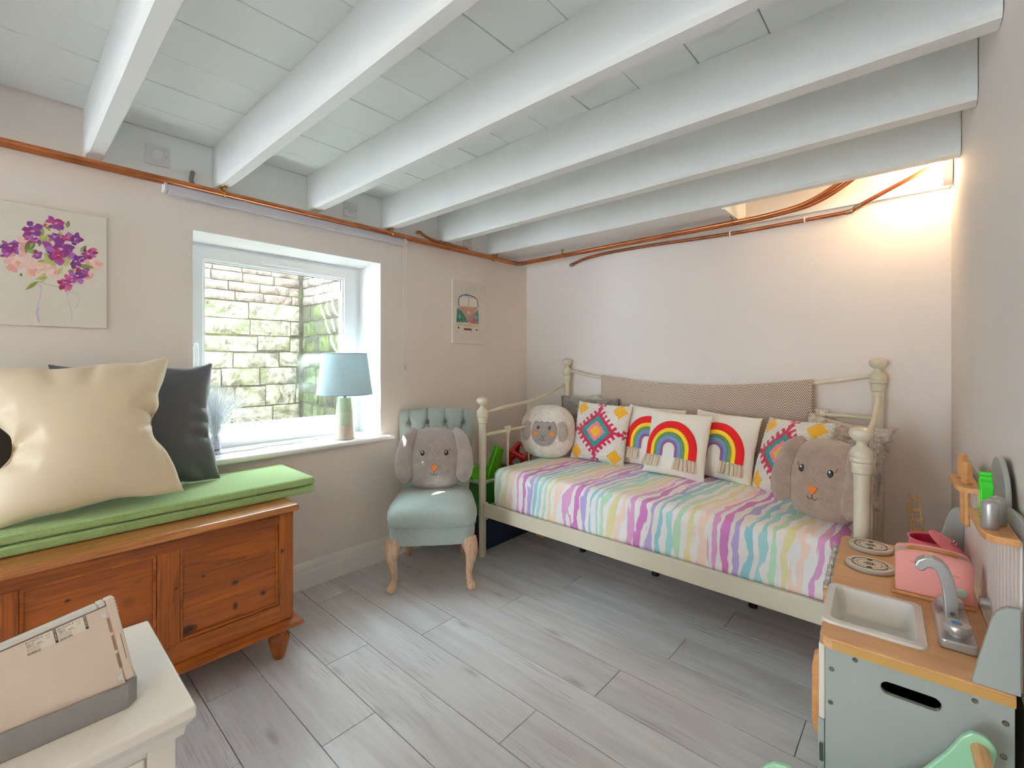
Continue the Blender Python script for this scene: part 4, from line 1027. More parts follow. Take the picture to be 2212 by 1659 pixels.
m_nose = mat('orange_felt', (222, 124, 56), 0.8, bump=0.2, bs=300); m_mouth = mat('brown_thread', (84, 60, 56), 0.7)
def round_pillow(w, h, t, n=64, nr=26, e=0.8, p=0.5, fuzz=0.0, fs_=60.0, seed=0):
    """plush disc, bottom at z=0, front towards -y"""
    def S(r, th, side=-1):
        c, s = math.cos(th), math.sin(th)
        x = w / 2 * r * abs(c) ** e * (1 if c >= 0 else -1); z = h / 2 * r * abs(s) ** e * (1 if s >= 0 else -1)
        y = t / 2 * max(0, 1 - r ** 2.3) ** p
        P = Vector((x, side * y, z + h / 2))
        if fuzz:
            d = fuzz * noise.noise((P.x * fs_ + seed, P.y * fs_, P.z * fs_)) + fuzz * 0.6 * noise.noise((P.x * fs_ * 2.3, P.y * fs_ * 2.3 + seed, P.z * fs_ * 2.3))
            q = Vector((x / (w / 2) * 0.7, side * (0.4 + y / (t / 2)), z / (h / 2) * 0.7)).normalized(); P += q * d
        return P
    mb = MB(); vs_ = []; fs = []
    rs = [math.sin((i / nr) * math.pi / 2) for i in range(1, nr + 1)]
    for side in (-1, 1):
        o = len(vs_); vs_.append(S(0, 0, side))
        rr = rs if side == -1 else rs[:-1]
        for r in rr:
            for k in range(n): vs_.append(S(r, 2 * math.pi * k / n, side))
        for k in range(n):
            k2 = (k + 1) % n; fs.append((o, o + 1 + k, o + 1 + k2))
            for i in range(len(rr) - 1): a = o + 1 + i * n; fs.append((a + k, a + n + k, a + n + k2, a + k2))
        if side == -1: front_rim = o + 1 + (nr - 1) * n
        else:
            a = o + 1 + (len(rr) - 1) * n
            for k in range(n): k2 = (k + 1) % n; fs.append((a + k, front_rim + k, front_rim + k2, a + k2))
    mb.add(vs_, fs)
    def at(x, z):      # front surface point above face position (x, z-from-centre)
        c, s = x / (w / 2), z / (h / 2); th = math.atan2(math.copysign(abs(s) ** (1 / e), s), math.copysign(abs(c) ** (1 / e), c))
        r = max(abs(c) / max(1e-6, abs(math.cos(th)) ** e) if abs(math.cos(th)) > 0.3 else 0, abs(s) / max(1e-6, abs(math.sin(th)) ** e) if abs(math.sin(th)) > 0.3 else 0)
        return Vector((x, -t / 2 * max(0, 1 - min(1, r) ** 2.3) ** p, z + h / 2))
    return mb, at
def ear(pts, wid, thick, seed=0, n=22, m=18):
    """flat floppy ear along a path of (x, y, z); flattened in the direction of y"""
    P = smooth_path(pts, n // (len(pts) - 1) + 1); W = smooth_vals(wid, n // (len(pts) - 1) + 1)
    mb = MB(); vs_ = []; fs = []
    for i, p in enumerate(P):
        d = (P[min(i + 1, len(P) - 1)] - P[max(i - 1, 0)]).normalized(); side = d.cross(Vector((0, 1, 0))).normalized(); nn = side.cross(d)
        for k in range(m):
            a = 2 * math.pi * k / m; v = p + side * math.cos(a) * W[i] + nn * math.sin(a) * thick * min(1, W[i] / 0.03)
            vs_.append(v + Vector((1, 1, 1)) * 0.0032 * noise.noise((v.x * 100 + seed, v.y * 70, v.z * 70)))
    for i in range(len(P) - 1):
        for k in range(m): k2 = (k + 1) % m; fs.append((i * m + k, i * m + k2, (i + 1) * m + k2, (i + 1) * m + k))
    fs += [tuple(range(m))[::-1], tuple((len(P) - 1) * m + k for k in range(m))]
    return mb.add(vs_, fs)
def eye(t, at, x, z, rx, rz, lash):
    p = at(x, z); e_ = MB().ball((p.x, p.y - 0.001, p.z), (rx, 0.005, rz), 16).build('eye', m_eye, t, smooth=True)
    MB().ball((p.x - rx * 0.05, p.y - 0.0055, p.z + rz * 0.35), (rx * 0.35, 0.0015, rz * 0.35), 10).build('eye_glint', m_glint, e_, smooth=True)
    for k in range(2):
        q = at(x + lash * (rx + 0.002), z + rz * (0.5 + 0.4 * k)); q2 = at(x + lash * (rx + 0.011), z + rz * (0.9 + 0.6 * k))
        MB().tube([q - Vector((0, 0.001, 0)), q2 - Vector((0, 0.002, 0))], 0.0012, 5).build('eyelash', m_mouth, t)
def bunny(label, loc, lean, yaw, mfur, w=0.37, h=0.36, tag_=False, roll=0):
    t = cushion_thing('bunny_cushion', label, loc, lean, yaw, 'bunny face cushions', roll=roll)
    mb, at = round_pillow(w, h, 0.17, e=0.72, p=0.5, fuzz=0.0035, fs_=110); mb.build('face', mfur, t, smooth=True)
    for s in (-1, 1):
        top = [(s * w * 0.31, -0.030, h * 0.965), (s * w * 0.415, -0.052, h * 0.82), (s * w * 0.475, -0.058, h * 0.58), (s * w * 0.475, -0.058, h * 0.34), (s * w * 0.450, -0.056, h * 0.18), (s * w * 0.44, -0.052, h * 0.11)]
        ear(top, [0.016, 0.036, 0.046, 0.050, 0.040, 0.012], 0.022, s * 3).build('ear', mfur, t, smooth=True)
        eye(t, at, s * w * 0.185, h * 0.075, 0.0125, 0.0165, s)
    p = at(0.0, -h * 0.17)
    pts = [(-0.019, 0.016), (-0.010, 0.019), (0.010, 0.019), (0.019, 0.016), (0.019, 0.006), (0.007, -0.014), (0, -0.017), (-0.007, -0.014), (-0.019, 0.006)]
    MB().prism([(p.x + a, p.z + b) for a, b in pts], p.y - 0.006, p.y + 0.004, plane='xz').build('nose', m_nose, t, bevel=0.002)
    mo = MB()
    for s in (-1, 1):
        arc = [at(s * (0.009 - 0.009 * math.cos(a)) if False else s * 0.0095 * (1 - math.cos(a)), -h * 0.245 - 0.011 * math.sin(a)) - Vector((0, 0.0015, 0)) for a in [k * math.pi / 8 for k in range(9)]]
        mo.tube(arc, 0.0016, 6)
    q0, q1 = at(0, -h * 0.20), at(0, -h * 0.245); mo.tube([q0 - Vector((0, 0.001, 0)), q1 - Vector((0, 0.0015, 0))], 0.0016, 6)
    mo.build('mouth', m_mouth, t)
    if tag_: MB().box(w * 0.36, w * 0.49, -0.004, -0.002, 0.005, 0.045, RY(-15)).build('care_tag', m_glint, t)
    return t
bc = Vector((-2.14, 1.705, 0)) + Matrix.Rotation(R(48.2), 3, 'Z') @ Vector((0.0, 0.045, 0))
bunny('pale grey bunny face cushion sitting on the sage chair', (bc.x, bc.y, 0.468), 12, 48.2, m_bun, 0.375, 0.365, True)
# ================================================================ daybed
m_cream_m = mat('cream_enamel', (214, 206, 184), 0.3, var=0.015, coat=0.2)
FX0, FX1, FY, BY = -2.072, -0.160, 2.035, 2.930
bd = thing('daybed', 'cream metal daybed with ball-topped posts along the back wall', 'bed', (-1.1, 2.5, 0))
def post(x, y, ztop, k, r):
    """post of radius r; k scales the finial"""
    z = ztop
    p = MB().lathe([(r * 0.96, 0.0), (r, 0.004), (r, z - 0.165 * k)], 20, c=(x, y, 0)).build('post', m_cream_m, bd, smooth=True)
    f = [(r * 1.0, -0.166), (r * 1.22, -0.162), (r * 1.26, -0.150), (r * 1.20, -0.144), (r * 1.30, -0.139), (r * 1.32, -0.130), (r * 1.22, -0.126), (r * 1.5, -0.121), (r * 1.52, -0.113), (r * 1.40, -0.108), (r * 1.50, -0.098), (r * 1.46, -0.088), (r * 1.15, -0.076), (r * 0.72, -0.066), (r * 0.60, -0.056), (r * 0.66, -0.050), (r * 1.1, -0.045), (r * 1.48, -0.034), (r * 1.60, -0.022), (r * 1.45, -0.010), (r * 1.0, -0.003), (r * 0.4, 0.0)]
    MB().lathe([(a, z + b * k) for a, b in f], 24, c=(x, y, 0)).build('finial', m_cream_m, p, smooth=True)
    return p
post(FX0, FY, 1.004, 1.0, 0.0235); post(FX1, FY, 1.000, 1.0, 0.0235)
post(-2.05, BY, 1.250, 1.0, 0.0235); post(-0.165, BY, 1.245, 1.0, 0.0235)
# bed-frame rails
MB().box(FX0 + 0.018, FX1 - 0.018, FY - 0.012, FY + 0.012, 0.255, 0.338).build('front_rail', m_cream_m, bd, bevel=0.004)
MB().box(-2.03, -0.185, BY - 0.012, BY + 0.012, 0.255, 0.338).build('rear_rail', m_cream_m, bd, bevel=0.004)
for x in (FX0, FX1):
    MB().box(x - 0.012, x + 0.012, FY + 0.02, BY - 0.02, 0.255, 0.31).build('end_rail', m_cream_m, bd, bevel=0.004)
    s = 1 if x == FX0 else -1
    MB().box(x - 0.004 + s * 0.02, x + 0.030 * s + 0.004, FY - 0.016, FY + 0.020, 0.235, 0.342).build('corner_plate', m_cream_m, bd, bevel=0.002)
for k in range(3): MB().box(-2.05, -0.18, 2.15 + 0.32 * k, 2.19 + 0.32 * k, 0.285, 0.30).build('slat', m_cream_m, bd)
m_black = mat('black_plastic', (28, 28, 30), 0.5)
for x in (-1.64, -1.145, -0.633):
    l_ = MB().tube([(x, 2.52, 0.02), (x, 2.52, 0.29)], 0.014, 14).build('support_leg', m_cream_m, bd, smooth=True)
    MB().lathe([(0.020, 0.0), (0.022, 0.006), (0.019, 0.022), (0.012, 0.026)], 16, c=(x, 2.52, 0)).build('foot_cap', m_black, l_, smooth=True)
def sag(p0, p1, dip, n=24, e=2.0):
    p0, p1 = Vector(p0), Vector(p1); out = []
    for i in range(n + 1):
        t_ = i / n; q = p0.lerp(p1, t_); q.z -= dip * (1 - abs(2 * t_ - 1) ** e); out.append(q)
    return out
MB().tube(sag((-2.035, BY, 1.160), (-0.18, BY, 1.160), 0.098), 0.0105, 12).build('back_top_rail', m_cream_m, bd, smooth=True)
MB().tube([(-2.035, BY, 0.955), (-0.18, BY, 0.945)], 0.0105, 12).build('back_lower_rail', m_cream_m, bd, smooth=True)
def shell(x, y, z, ax, par):
    """fan-shaped casting clasping a rail; ax = direction of the rail"""
    mb = MB()
    for k in range(-2, 3):
        a = k * 0.28; dx, dy = (math.sin(a), 0) if ax == 'x' else (0, math.sin(a))
        mb.tube([(x, y, z - 0.040), (x + dx * 0.03, y + dy * 0.03, z - 0.010 + 0.004 * math.cos(a)), (x + dx * 0.052, y + dy * 0.052, z + 0.016 + 0.012 * math.cos(a))], [0.006, 0.0085, 0.007], 8)
    mb.lathe([(0.010, -0.056), (0.013, -0.050), (0.013, -0.042), (0.009, -0.037)], 12, c=(x, y, z)).ball((x, y, z - 0.005), (0.018, 0.018, 0.026), 10)
    return mb.build('shell_casting', m_cream_m, par, smooth=True)
for i, x in enumerate((-1.80, -1.45, -1.10, -0.75, -0.40)):
    zz = 0.953 - 0.001 * i; sp = MB().tube([(x, BY, 0.33), (x, BY, zz - 0.05)], 0.0075, 10).build('back_spindle', m_cream_m, bd, smooth=True); shell(x, BY, zz, 'x', sp)
def side(x):
    a = [(x, FY + 0.015, 0.905), (x, 2.20, 0.925), (x, 2.467, 0.948), (x, 2.68, 0.985), (x, BY - 0.015, 1.050)]
    MB().tube(smooth_path(a, 6), 0.0105, 12).build('side_top_rail', m_cream_m, bd, smooth=True)
    MB().tube([(x, FY + 0.015, 0.765), (x, BY - 0.015, 0.790)], 0.0105, 12).build('side_lower_rail', m_cream_m, bd, smooth=True)
    for y in (2.262, 2.482, 2.702):
        zz = 0.765 + (y - FY) / 0.9 * 0.025
        sp = MB().tube([(x, y, 0.30), (x, y, zz - 0.05)], 0.0075, 10).build('side_spindle', m_cream_m, bd, smooth=True); shell(x, y, zz, 'y', sp)
    MB().tube([(x, 2.482, 0.79), (x, 2.482, 0.945)], 0.0075, 10).build('side_spindle', m_cream_m, bd, smooth=True)
side(-2.062); side(-0.162)

# ---- mattress with the zebra-striped sheet
def zebra():
    m, t, p = newmat('pastel_zebra_sheet')
    uv = t.add('ShaderNodeUVMap', uv_map='sheet')
    mp = t.add('ShaderNodeMapping'); mp.inputs['Scale'].default_value = (1, 0.42, 1); t.link(uv.outputs[0], mp.inputs[0])
    v = mp.outputs[0]
    n1 = t.noise(v, 5.5, 2, 0.5); n2 = t.noise(v, 20, 2, 0.5)
    sx = t.add('ShaderNodeSeparateXYZ'); t.link(uv.outputs[0], sx.inputs[0]); X, S_ = sx.outputs[0], sx.outputs[1]
    slant = t.math('ADD', X, t.math('MULTIPLY', S_, -0.10))
    ph = t.math('ADD', t.math('MULTIPLY', slant, 2 * math.pi / 0.047), t.math('ADD', t.math('MULTIPLY', n1, 17.0), t.math('MULTIPLY', n2, 6.5)))
    m4 = t.add('ShaderNodeMapping'); m4.inputs['Scale'].default_value = (17, 5.2, 1); m4.inputs['Rotation'].default_value = (0, 0, -0.12); t.link(uv.outputs[0], m4.inputs[0])
    n4 = t.noise(m4.outputs[0], 1.0, 1, 0.5)
    w = t.math('ADD', t.math('SINE', ph), t.math('MULTIPLY', t.math('SUBTRACT', n4, 0.47), 4.6))
    mask = t.math('MULTIPLY', t.math('ADD', w, 0.15), 7.0, True)
    n3 = t.noise(v, 9, 1, 0.5)
    slit = t.math('MULTIPLY', t.math('MULTIPLY', t.math('SUBTRACT', t.math('SINE', t.math('ADD', ph, t.math('MULTIPLY', n3, 2.5))), 0.78, True), 12.0, True), t.math('MULTIPLY', t.math('SUBTRACT', n3, 0.52, True), 25.0, True))
    mask = t.math('SUBTRACT', mask, slit, True)
    hue = t.math('FRACT', t.math('ADD', t.math('DIVIDE', t.math('FLOOR', t.math('DIVIDE', t.math('ADD', ph, math.pi / 2), 2 * math.pi)), 8.0), 0.01))
    cols = [(204, 124, 190), (182, 166, 214), (146, 200, 212), (166, 214, 216), (188, 220, 190), (224, 214, 164), (242, 214, 200), (218, 160, 202)]
    st = [(i / len(cols), lin(c)) for i, c in enumerate(cols)]
    colr = t.ramp(hue, st, 'CONSTANT')
    c = t.mix(mask, lin((240, 236, 236)), colr)
    t.link(c, p.inputs['Base Color']); p.inputs['Roughness'].default_value = 0.85; p.inputs['Sheen Weight'].default_value = 0.15
    # soft creases of the cotton
    mc = t.add('ShaderNodeMapping'); mc.inputs['Scale'].default_value = (7, 5, 1); mc.inputs['Rotation'].default_value = (0, 0, 0.6); t.link(uv.outputs[0], mc.inputs[0])
    t.link(t.bump(t.noise(mc.outputs[0], 1.0, 3, 0.6, 1.0), 0.35, 0.02), p.inputs['Normal'])
    return m
MT = 0.562
def mattress():
    t = thing('mattress', 'mattress in a pastel rainbow zebra-stripe sheet on the daybed', 'mattress', (-1.1, 2.45, 0.31))
    x0, x1, y0, y1, z0, z1 = -2.015, -0.195, 2.052, 2.905, 0.302, MT
    bm = bmesh.new(); off = ORG[t]
    # rounded box as a dense grid pushed out from a superellipsoid-like profile
    nx, ny, nz = 130, 60, 18
    def place(u, v, w):     # unit cube -> rounded box
        r = 0.055; P = Vector((x0 + (x1 - x0) * u, y0 + (y1 - y0) * v, z0 + (z1 - z0) * w))
        C = Vector((min(max(P.x, x0 + r), x1 - r), min(max(P.y, y0 + r), y1 - r), min(max(P.z, z0 + r), z1 - r)))
        d = P - C
        if d.length > 1e-9: P = C + d.normalized() * min(d.length, r) if sum(abs(q) > 1e-9 for q in d) > 1 else P
        a = 0.006 * noise.noise((P.x * 3, P.y * 3, 1)) + 0.003 * noise.noise((P.x * 9, P.y * 5, P.z * 9))
        if w == 1: P.z += a - 0.012 * 0
        if v == 0: P.y += a * 1.2
        P.z = min(P.z, z1 + 0.004)
        return P
    vs_ = []; fs = []; idx = {}
    def vid(i, j, k):
        key = (i, j, k)
        if key not in idx: idx[key] = len(vs_); vs_.append(place(i / nx, j / ny, k / nz) - off)
        return idx[key]
    for i in range(nx):
        for j in range(ny):
            fs.append((vid(i, j, nz), vid(i + 1, j, nz), vid(i + 1, j + 1, nz), vid(i, j + 1, nz)))
            if i % 10 == 0 and j % 10 == 0: pass
        for k in range(nz):
            fs.append((vid(i, 0, k), vid(i + 1, 0, k), vid(i + 1, 0, k + 1), vid(i, 0, k + 1))); fs.append((vid(i + 1, ny, k), vid(i, ny, k), vid(i, ny, k + 1), vid(i + 1, ny, k + 1)))
    for j in range(ny):
        for k in range(nz):
            fs.append((vid(0, j + 1, k), vid(0, j, k), vid(0, j, k + 1), vid(0, j + 1, k + 1))); fs.append((vid(nx, j, k), vid(nx, j + 1, k), vid(nx, j + 1, k + 1), vid(nx, j, k + 1)))
    fs.append(tuple(vid(i, 0, 0) for i in range(nx, -1, -1)) + tuple(vid(0, j, 0) for j in range(1, ny + 1)) + tuple(vid(i, ny, 0) for i in range(1, nx + 1)) + tuple(vid(nx, j, 0) for j in range(ny - 1, 0, -1)))
    me = bpy.data.meshes.new('fitted_sheet'); me.from_pydata(vs_, [], fs)
    uvl = me.uv_layers.new(name='sheet')
    for l in me.loops:
        c = me.vertices[l.vertex_index].co + off
        uvl.data[l.index].uv = (c.x, c.y - (MT - c.z) * 1.0)
    for p in me.polygons: p.use_smooth = True
    me.materials.append(zebra()); o = bpy.data.objects.new('fitted_sheet', me); COL.objects.link(o); o.parent = t
mattress()

# ---- herringbone throw over the back rail
def herring():
    m, t, p = newmat('herringbone_weave')
    uv = t.add('ShaderNodeUVMap', uv_map='weave'); sx = t.add('ShaderNodeSeparateXYZ'); t.link(uv.outputs[0], sx.inputs[0])
    zig = t.math('PINGPONG', sx.outputs[0], 0.029)
    w = t.math('SINE', t.math('MULTIPLY', t.math('SUBTRACT', sx.outputs[1], t.math('MULTIPLY', zig, 1.7)), 2 * math.pi / 0.0155))
    f = t.math('MULTIPLY', t.math('ADD', w, 0.25), 2.5, True)
    n = t.noise(t.coords('Object'), 300, 2)
    c = t.mix(f, lin((128, 98, 80)), lin((232, 220, 204))); c = t.mix(t.math('MULTIPLY', n, 0.25), c, lin((120, 96, 80)))
    t.link(c, p.inputs['Base Color']); p.inputs['Roughness'].default_value = 0.95; p.inputs['Sheen Weight'].default_value = 0.3
    t.link(t.bump(f, 0.3, 0.001), p.inputs['Normal']); return m
def throw():
    t = thing('throw_blanket', 'brown herringbone throw folded over the daybed back rail', 'blanket', (-1.09, BY, 0.75))
    off = ORG[t]; nx = 90; x0, x1 = -1.735, -0.440
    def railz(x):
        u = (x + 2.035) / (2.035 - 0.18); return 1.160 - 0.098 * (1 - abs(2 * u - 1) ** 2)
    prof = []   # (dy, dz from rail) over the rail, front hang then back hang
    front = [(-0.0155, -0.40 + 0.40 * k / 16) for k in range(17)]
    arc = [(-0.0155 * math.cos(a), 0.0155 * math.sin(a)) for a in [math.pi * k / 8 for k in range(9)]]
    back = [(0.0155, -0.30 * k / 12) for k in range(1, 13)]
    prof = front + arc[1:] + back
    vs_ = []; fs = []; ln_ = [0]
    for a, b in zip(prof[:-1], prof[1:]): ln_.append(ln_[-1] + math.hypot(a[0] - b[0], a[1] - b[1]))
    for lay in (0, 1):
        for i in range(nx + 1):
            x = x0 + (x1 - x0) * i / nx
            for j, (dy, dz) in enumerate(prof):
                nrm = Vector((0, dy, max(dz, 0))).normalized() if abs(dy) + abs(dz) > 0 else Vector((0, 0, 1))
                wv = 0.006 * noise.noise((x * 6, dz * 3, 2)) * min(1, -dz * 4 if dz < 0 else 0)
                ed = 0.004 * noise.noise((dz * 20, i > nx / 2, 1)) if i in (0, nx) else 0
                vs_.append(Vector((x + ed, BY + dy + (nrm.y * 0.006) * lay - abs(wv) * (1 if dy < 0 else -1), railz(x) + dz + nrm.z * 0.006 * lay)) - off)
    m = len(prof); L1 = (nx + 1) * m
    for lay in (0, 1):
        for i in range(nx):
            for j in range(m - 1):
                q = (lay * L1 + i * m + j, lay * L1 + (i + 1) * m + j, lay * L1 + (i + 1) * m + j + 1, lay * L1 + i * m + j + 1); fs.append(q if lay else q[::-1])
    rim = [i * m for i in range(nx + 1)] + [nx * m + j for j in range(1, m)] + [i * m + m - 1 for i in range(nx - 1, -1, -1)] + [j for j in range(m - 2, 0, -1)]
    for a, b in zip(rim, rim[1:] + rim[:1]): fs.append((a, b, b + L1, a + L1))
    me = bpy.data.meshes.new('cloth'); me.from_pydata(vs_, [], fs); uvl = me.uv_layers.new(name='weave')
    for l in me.loops:
        vi = l.vertex_index % L1; uvl.data[l.index].uv = (me.vertices[l.vertex_index].co.x, ln_[vi % m])
    for p in me.polygons: p.use_smooth = True
    me.materials.append(herring()); o = bpy.data.objects.new('cloth', me); COL.objects.link(o); o.parent = t
throw()

# ---- cushions on the bed
# sheep
m_fleece = plush('white_fleece', (236, 228, 218), 120, 0.8)
m_felt = plush('grey_felt', (168, 156, 150), 300, 0.15); m_felt_d = plush('grey_felt_ear', (176, 160, 150), 300, 0.15)
m_blush = mat('orange_blush', (226, 138, 66), 0.9)
t = cushion_thing('sheep_cushion', 'round white fleecy sheep face cushion at the left end of the bed', (-1.945, 2.525, MT - 0.002), 14, 22)
mb, at = round_pillow(0.385, 0.37, 0.19, n=110, nr=40, e=0.78, p=0.5, fuzz=0.005, fs_=85); mb.build('fleece', m_fleece, t, smooth=True)
def patch(poly, at, lift=0.004, rings=7):
    """flat appliqué following a cushion's front; poly in face coordinates about the centre"""
    cx = sum(p[0] for p in poly) / len(poly); cz = sum(p[1] for p in poly) / len(poly); n = len(poly); mb = MB(); vs_ = []; fs = []
    for r in range(rings + 1):
        k = r / rings
        for (a, b) in poly:
            q = at(cx + (a - cx) * k, cz + (b - cz) * k); edge = 1 if r < rings else 0.1
            vs_.append((q.x, q.y - lift * edge, q.z))
    for r in range(rings):
        for i in range(n): j = (i + 1) % n; fs.append((r * n + i, r * n + j, (r + 1) * n + j, (r + 1) * n + i))
    return mb.add(vs_, fs)
face = [(0.092 * math.sin(a) * 1.0, -0.012 - 0.100 * math.cos(a)) for a in [R(-118 + 236 * k / 30) for k in range(31)]]
sc = [(0.080 - 0.160 * k / 24, 0.050 + 0.008 * abs(math.sin(k / 24 * math.pi * 4))) for k in range(1, 24)]
patch(face + sc, at, 0.010).build('face', m_felt, t, smooth=True)
for s in (-1, 1):
    ear([(s * 0.108, -0.088, 0.185 + 0.052), (s * 0.128, -0.088, 0.185 + 0.020), (s * 0.130, -0.084, 0.185 - 0.022), (s * 0.122, -0.080, 0.185 - 0.055), (s * 0.112, -0.078, 0.185 - 0.070)], [0.016, 0.029, 0.032, 0.026, 0.008], 0.010, s).build('ear', m_felt_d, t, smooth=True)
    p = at(s * 0.040, 0.014); p.y -= 0.011
    e_ = MB().ball((p.x, p.y, p.z), (0.0098, 0.004, 0.0125), 16).build('eye', m_eye, t, smooth=True); MB().ball((p.x - 0.001, p.y - 0.0035, p.z + 0.004), (0.0033, 0.0015, 0.004), 8).build('eye_glint', m_glint, e_)
    p = at(s * 0.060, -0.026); MB().ball((p.x, p.y - 0.011, p.z), (0.0165, 0.003, 0.0165), 16).build('cheek', m_blush, t, smooth=True)
mo = MB(); D = Vector((0, 0.0125, 0))
mo.tube([at(0, -0.048) - D, at(0, -0.066) - D], 0.0014, 6); mo.tube([at(-0.018, -0.038) - D, at(-0.008, -0.047) - D, at(0, -0.048) - D, at(0.008, -0.047) - D, at(0.018, -0.038) - D], 0.0014, 6)
for s in (-1, 1): mo.tube([at(s * 0.009 * (1 - math.cos(a)), -0.066 - 0.009 * math.sin(a)) - D for a in [k * math.pi / 8 for k in range(9)]], 0.0014, 6)
mo.build('mouth', m_mouth, t)
# tufted diamond cushions
def tuft_color(u, v):
    a, b = abs(u), abs(v); d = a + b
    W, RDc, TL, PK, YL = (238, 232, 226), (200, 28, 78), (30, 150, 146), (240, 130, 150), (240, 182, 40)
    if d < 0.21: return YL
    if d < 0.34: return PK
    if d < 0.52: return TL
    if d < 0.66: return RDc
    if d < 0.90:      # comb of short red teeth round the diamond
        s = (a - b) / max(d, 1e-6)
        q = (a - b); tt = (q / 0.235 + 0.5) - math.floor(q / 0.235 + 0.5)
        if d < 0.84 and 0.25 < tt < 0.75: return RDc
        if (min(a, b) < 0.055 and d < 0.90): return RDc
    if min(a, b) < 0.15 and 0.84 < max(a, b) < 0.93 and d < 1.02: return RDc if min(a, b) > 0.045 else W
    if abs(a - 0.68) + abs(b - 0.72) < 0.24: return YL
    return W
m_tuft = attr_mat('tufted_wool', 0.95, 0.9, 420, 0.4)
def tufted(label, loc, lean, yaw, roll=0):
    t = cushion_thing('tufted_cushion', label, loc, lean, yaw, 'tufted diamond cushions', roll=roll)
    w = h = 0.40; mb, S = pillow(w, h, 0.145, 130, 0.05, 0.5, 2, 0.004, 8)
    n = 130; off_ = n * n
    for i in range(len(mb.v)):
        p = Vector(mb.v[i]); k = 0.0055 * noise.noise((p.x * 120, p.y * 120, p.z * 120)) + 0.004 * noise.noise((p.x * 260, p.z * 260, 3))
        mb.v[i] = (p.x + 0.004 * noise.noise((p.z * 90, 1, p.x * 90)), p.y + (k if i >= off_ else -abs(k) * 1.2), p.z + 0.004 * noise.noise((p.x * 90, p.z * 90, 7)))
    o = mb.build('tufted_cover', m_tuft, t, smooth=True)
    def colf(c):
        if c.y > 0.01: return (232, 226, 218)
        u = c.x / (w / 2) + 0.03 * noise.noise((c.x * 60, c.z * 60, 2)); v = (c.z - h / 2) / (h / 2) + 0.03 * noise.noise((c.x * 60, c.z * 60, 9))
        col = tuft_color(u * 0.97, v * 0.97); sh = 1 + 0.10 * noise.noise((c.x * 200, c.z * 200, 4)); return tuple(max(0, min(255, q * sh)) for q in col)
    paint(o, colf)
tufted('tufted diamond cushion between the sheep and the rainbows', (-1.625, 2.655, MT - 0.006), 15, 3, 2)
tufted('tufted diamond cushion tucked behind the taupe bunny', (-0.525, 2.600, MT - 0.006), 20, -36, -3)
# rainbow cushions with tassels
m_cotton = mat('ivory_cotton', (236, 230, 220), 0.85, var=0.02, bump=0.15, bs=300)
m_tassel = mat('cream_yarn', (222, 206, 182), 0.9, var=0.12, vs_=200, bump=0.4, bs=500)
BANDS = [((212, 22, 24), 'red'), ((246, 204, 40), 'yellow'), ((104, 138, 92), 'green'), ((110, 146, 186), 'blue'), ((146, 90, 142), 'purple')]
m_band = [mat('band_' + nm, c, 0.9, var=0.08, vs_=160, bump=0.4, bs=420) for c, nm in BANDS]
def tassel_mesh():
    mb = MB(); rnd = random.Random(3)
    mb.lathe([(0.003, -0.004), (0.006, -0.008), (0.0065, -0.014), (0.0045, -0.017)], 8)
    mb.lathe([(0.0045, -0.016), (0.008, -0.028), (0.0098, -0.05), (0.0105, -0.066), (0.006, -0.068)], 9, sy=0.7)
    for k in range(9):
        a = rnd.uniform(0, 6.28); x, y = 0.0095 * math.cos(a), 0.007 * math.sin(a)
        mb.tube([(x * 0.4, y * 0.5 , -0.016), (x * 0.9, y, -0.04), (x * 1.05, y * 1.1, -0.068 - rnd.uniform(0, 0.006))], 0.0016, 4)
    return mb
def rainbow(label, loc, lean, yaw, roll=0):
    t = cushion_thing('rainbow_cushion', label, loc, lean, yaw, 'rainbow cushions', roll=roll)
    w = 0.375; h = 0.385; mb, S = pillow(w, h, 0.13, 44, 0.05, 0.5, 4, 0.006, 7); mb.build('cover', m_cotton, t, smooth=True)
    cx, cz = -0.012, -0.040     # arch centre on the cover
    def at(x, z):
        u = max(-0.97, min(0.97, x / (w / 2))); v = max(-0.97, min(0.97, z / (h / 2)))
        return S(u / (1 - 0.05 * (1 - v * v)) if True else u, v / (1 - 0.05 * (1 - u * u)), -1)
    r = 0.158
    wid = [0.041, 0.022, 0.021, 0.021, 0.017]
    base = -0.083
    for i in range(5):
        r1, r0 = r, r - wid[i] + 0.0006; pts = []
        n = 30; path = [(-1, base + (cz - base) * k / 5) for k in range(6)] + [(k / n, None) for k in range(1, n)] + [(1, cz - (cz - base) * k / 5) for k in range(6)]
        def pos(k, rr):
            a, b = path[k]
            if b is not None: return (cx + a * rr, b)
            th = math.pi * (1 - a); return (cx + rr * math.cos(th), cz + rr * 1.06 * math.sin(th))
        mbb = MB(); m_ = 4
        def fn(u, v):
            k = round(u * (len(path) - 1)); rr = r0 + (r1 - r0) * v; x, z = pos(k, rr); q = at(x, z)
            q.y -= 0.0035 + 0.0022 * math.sin(math.pi * v); return q
        mbb.grid(len(path), 6, fn); mbb.build('rainbow_band', m_band[i], t, smooth=True)
        r -= wid[i]
    me = None
    xs = [cx - 0.150 + 0.0190 * k for k in range(6)] + [cx + 0.052 + 0.0190 * k for k in range(6)]
    rnd = random.Random(9)
    for x in xs:
        q = at(x, base - 0.002)
        if me is None:
            o = tassel_mesh().build('tassel', m_tassel, t, smooth=True); me = o.data
        else:
            o = bpy.data.objects.new('tassel', me); COL.objects.link(o); o.parent = t
        o.location = (q.x, q.y - 0.011, q.z + 0.004); o.rotation_euler = (R(lean * 0.55), R(rnd.uniform(-6, 6)), rnd.uniform(0, 6))
rainbow('rainbow cushion at the back left, mostly behind the front rainbow', (-1.285, 2.745, MT - 0.004), 12, 2, 2)
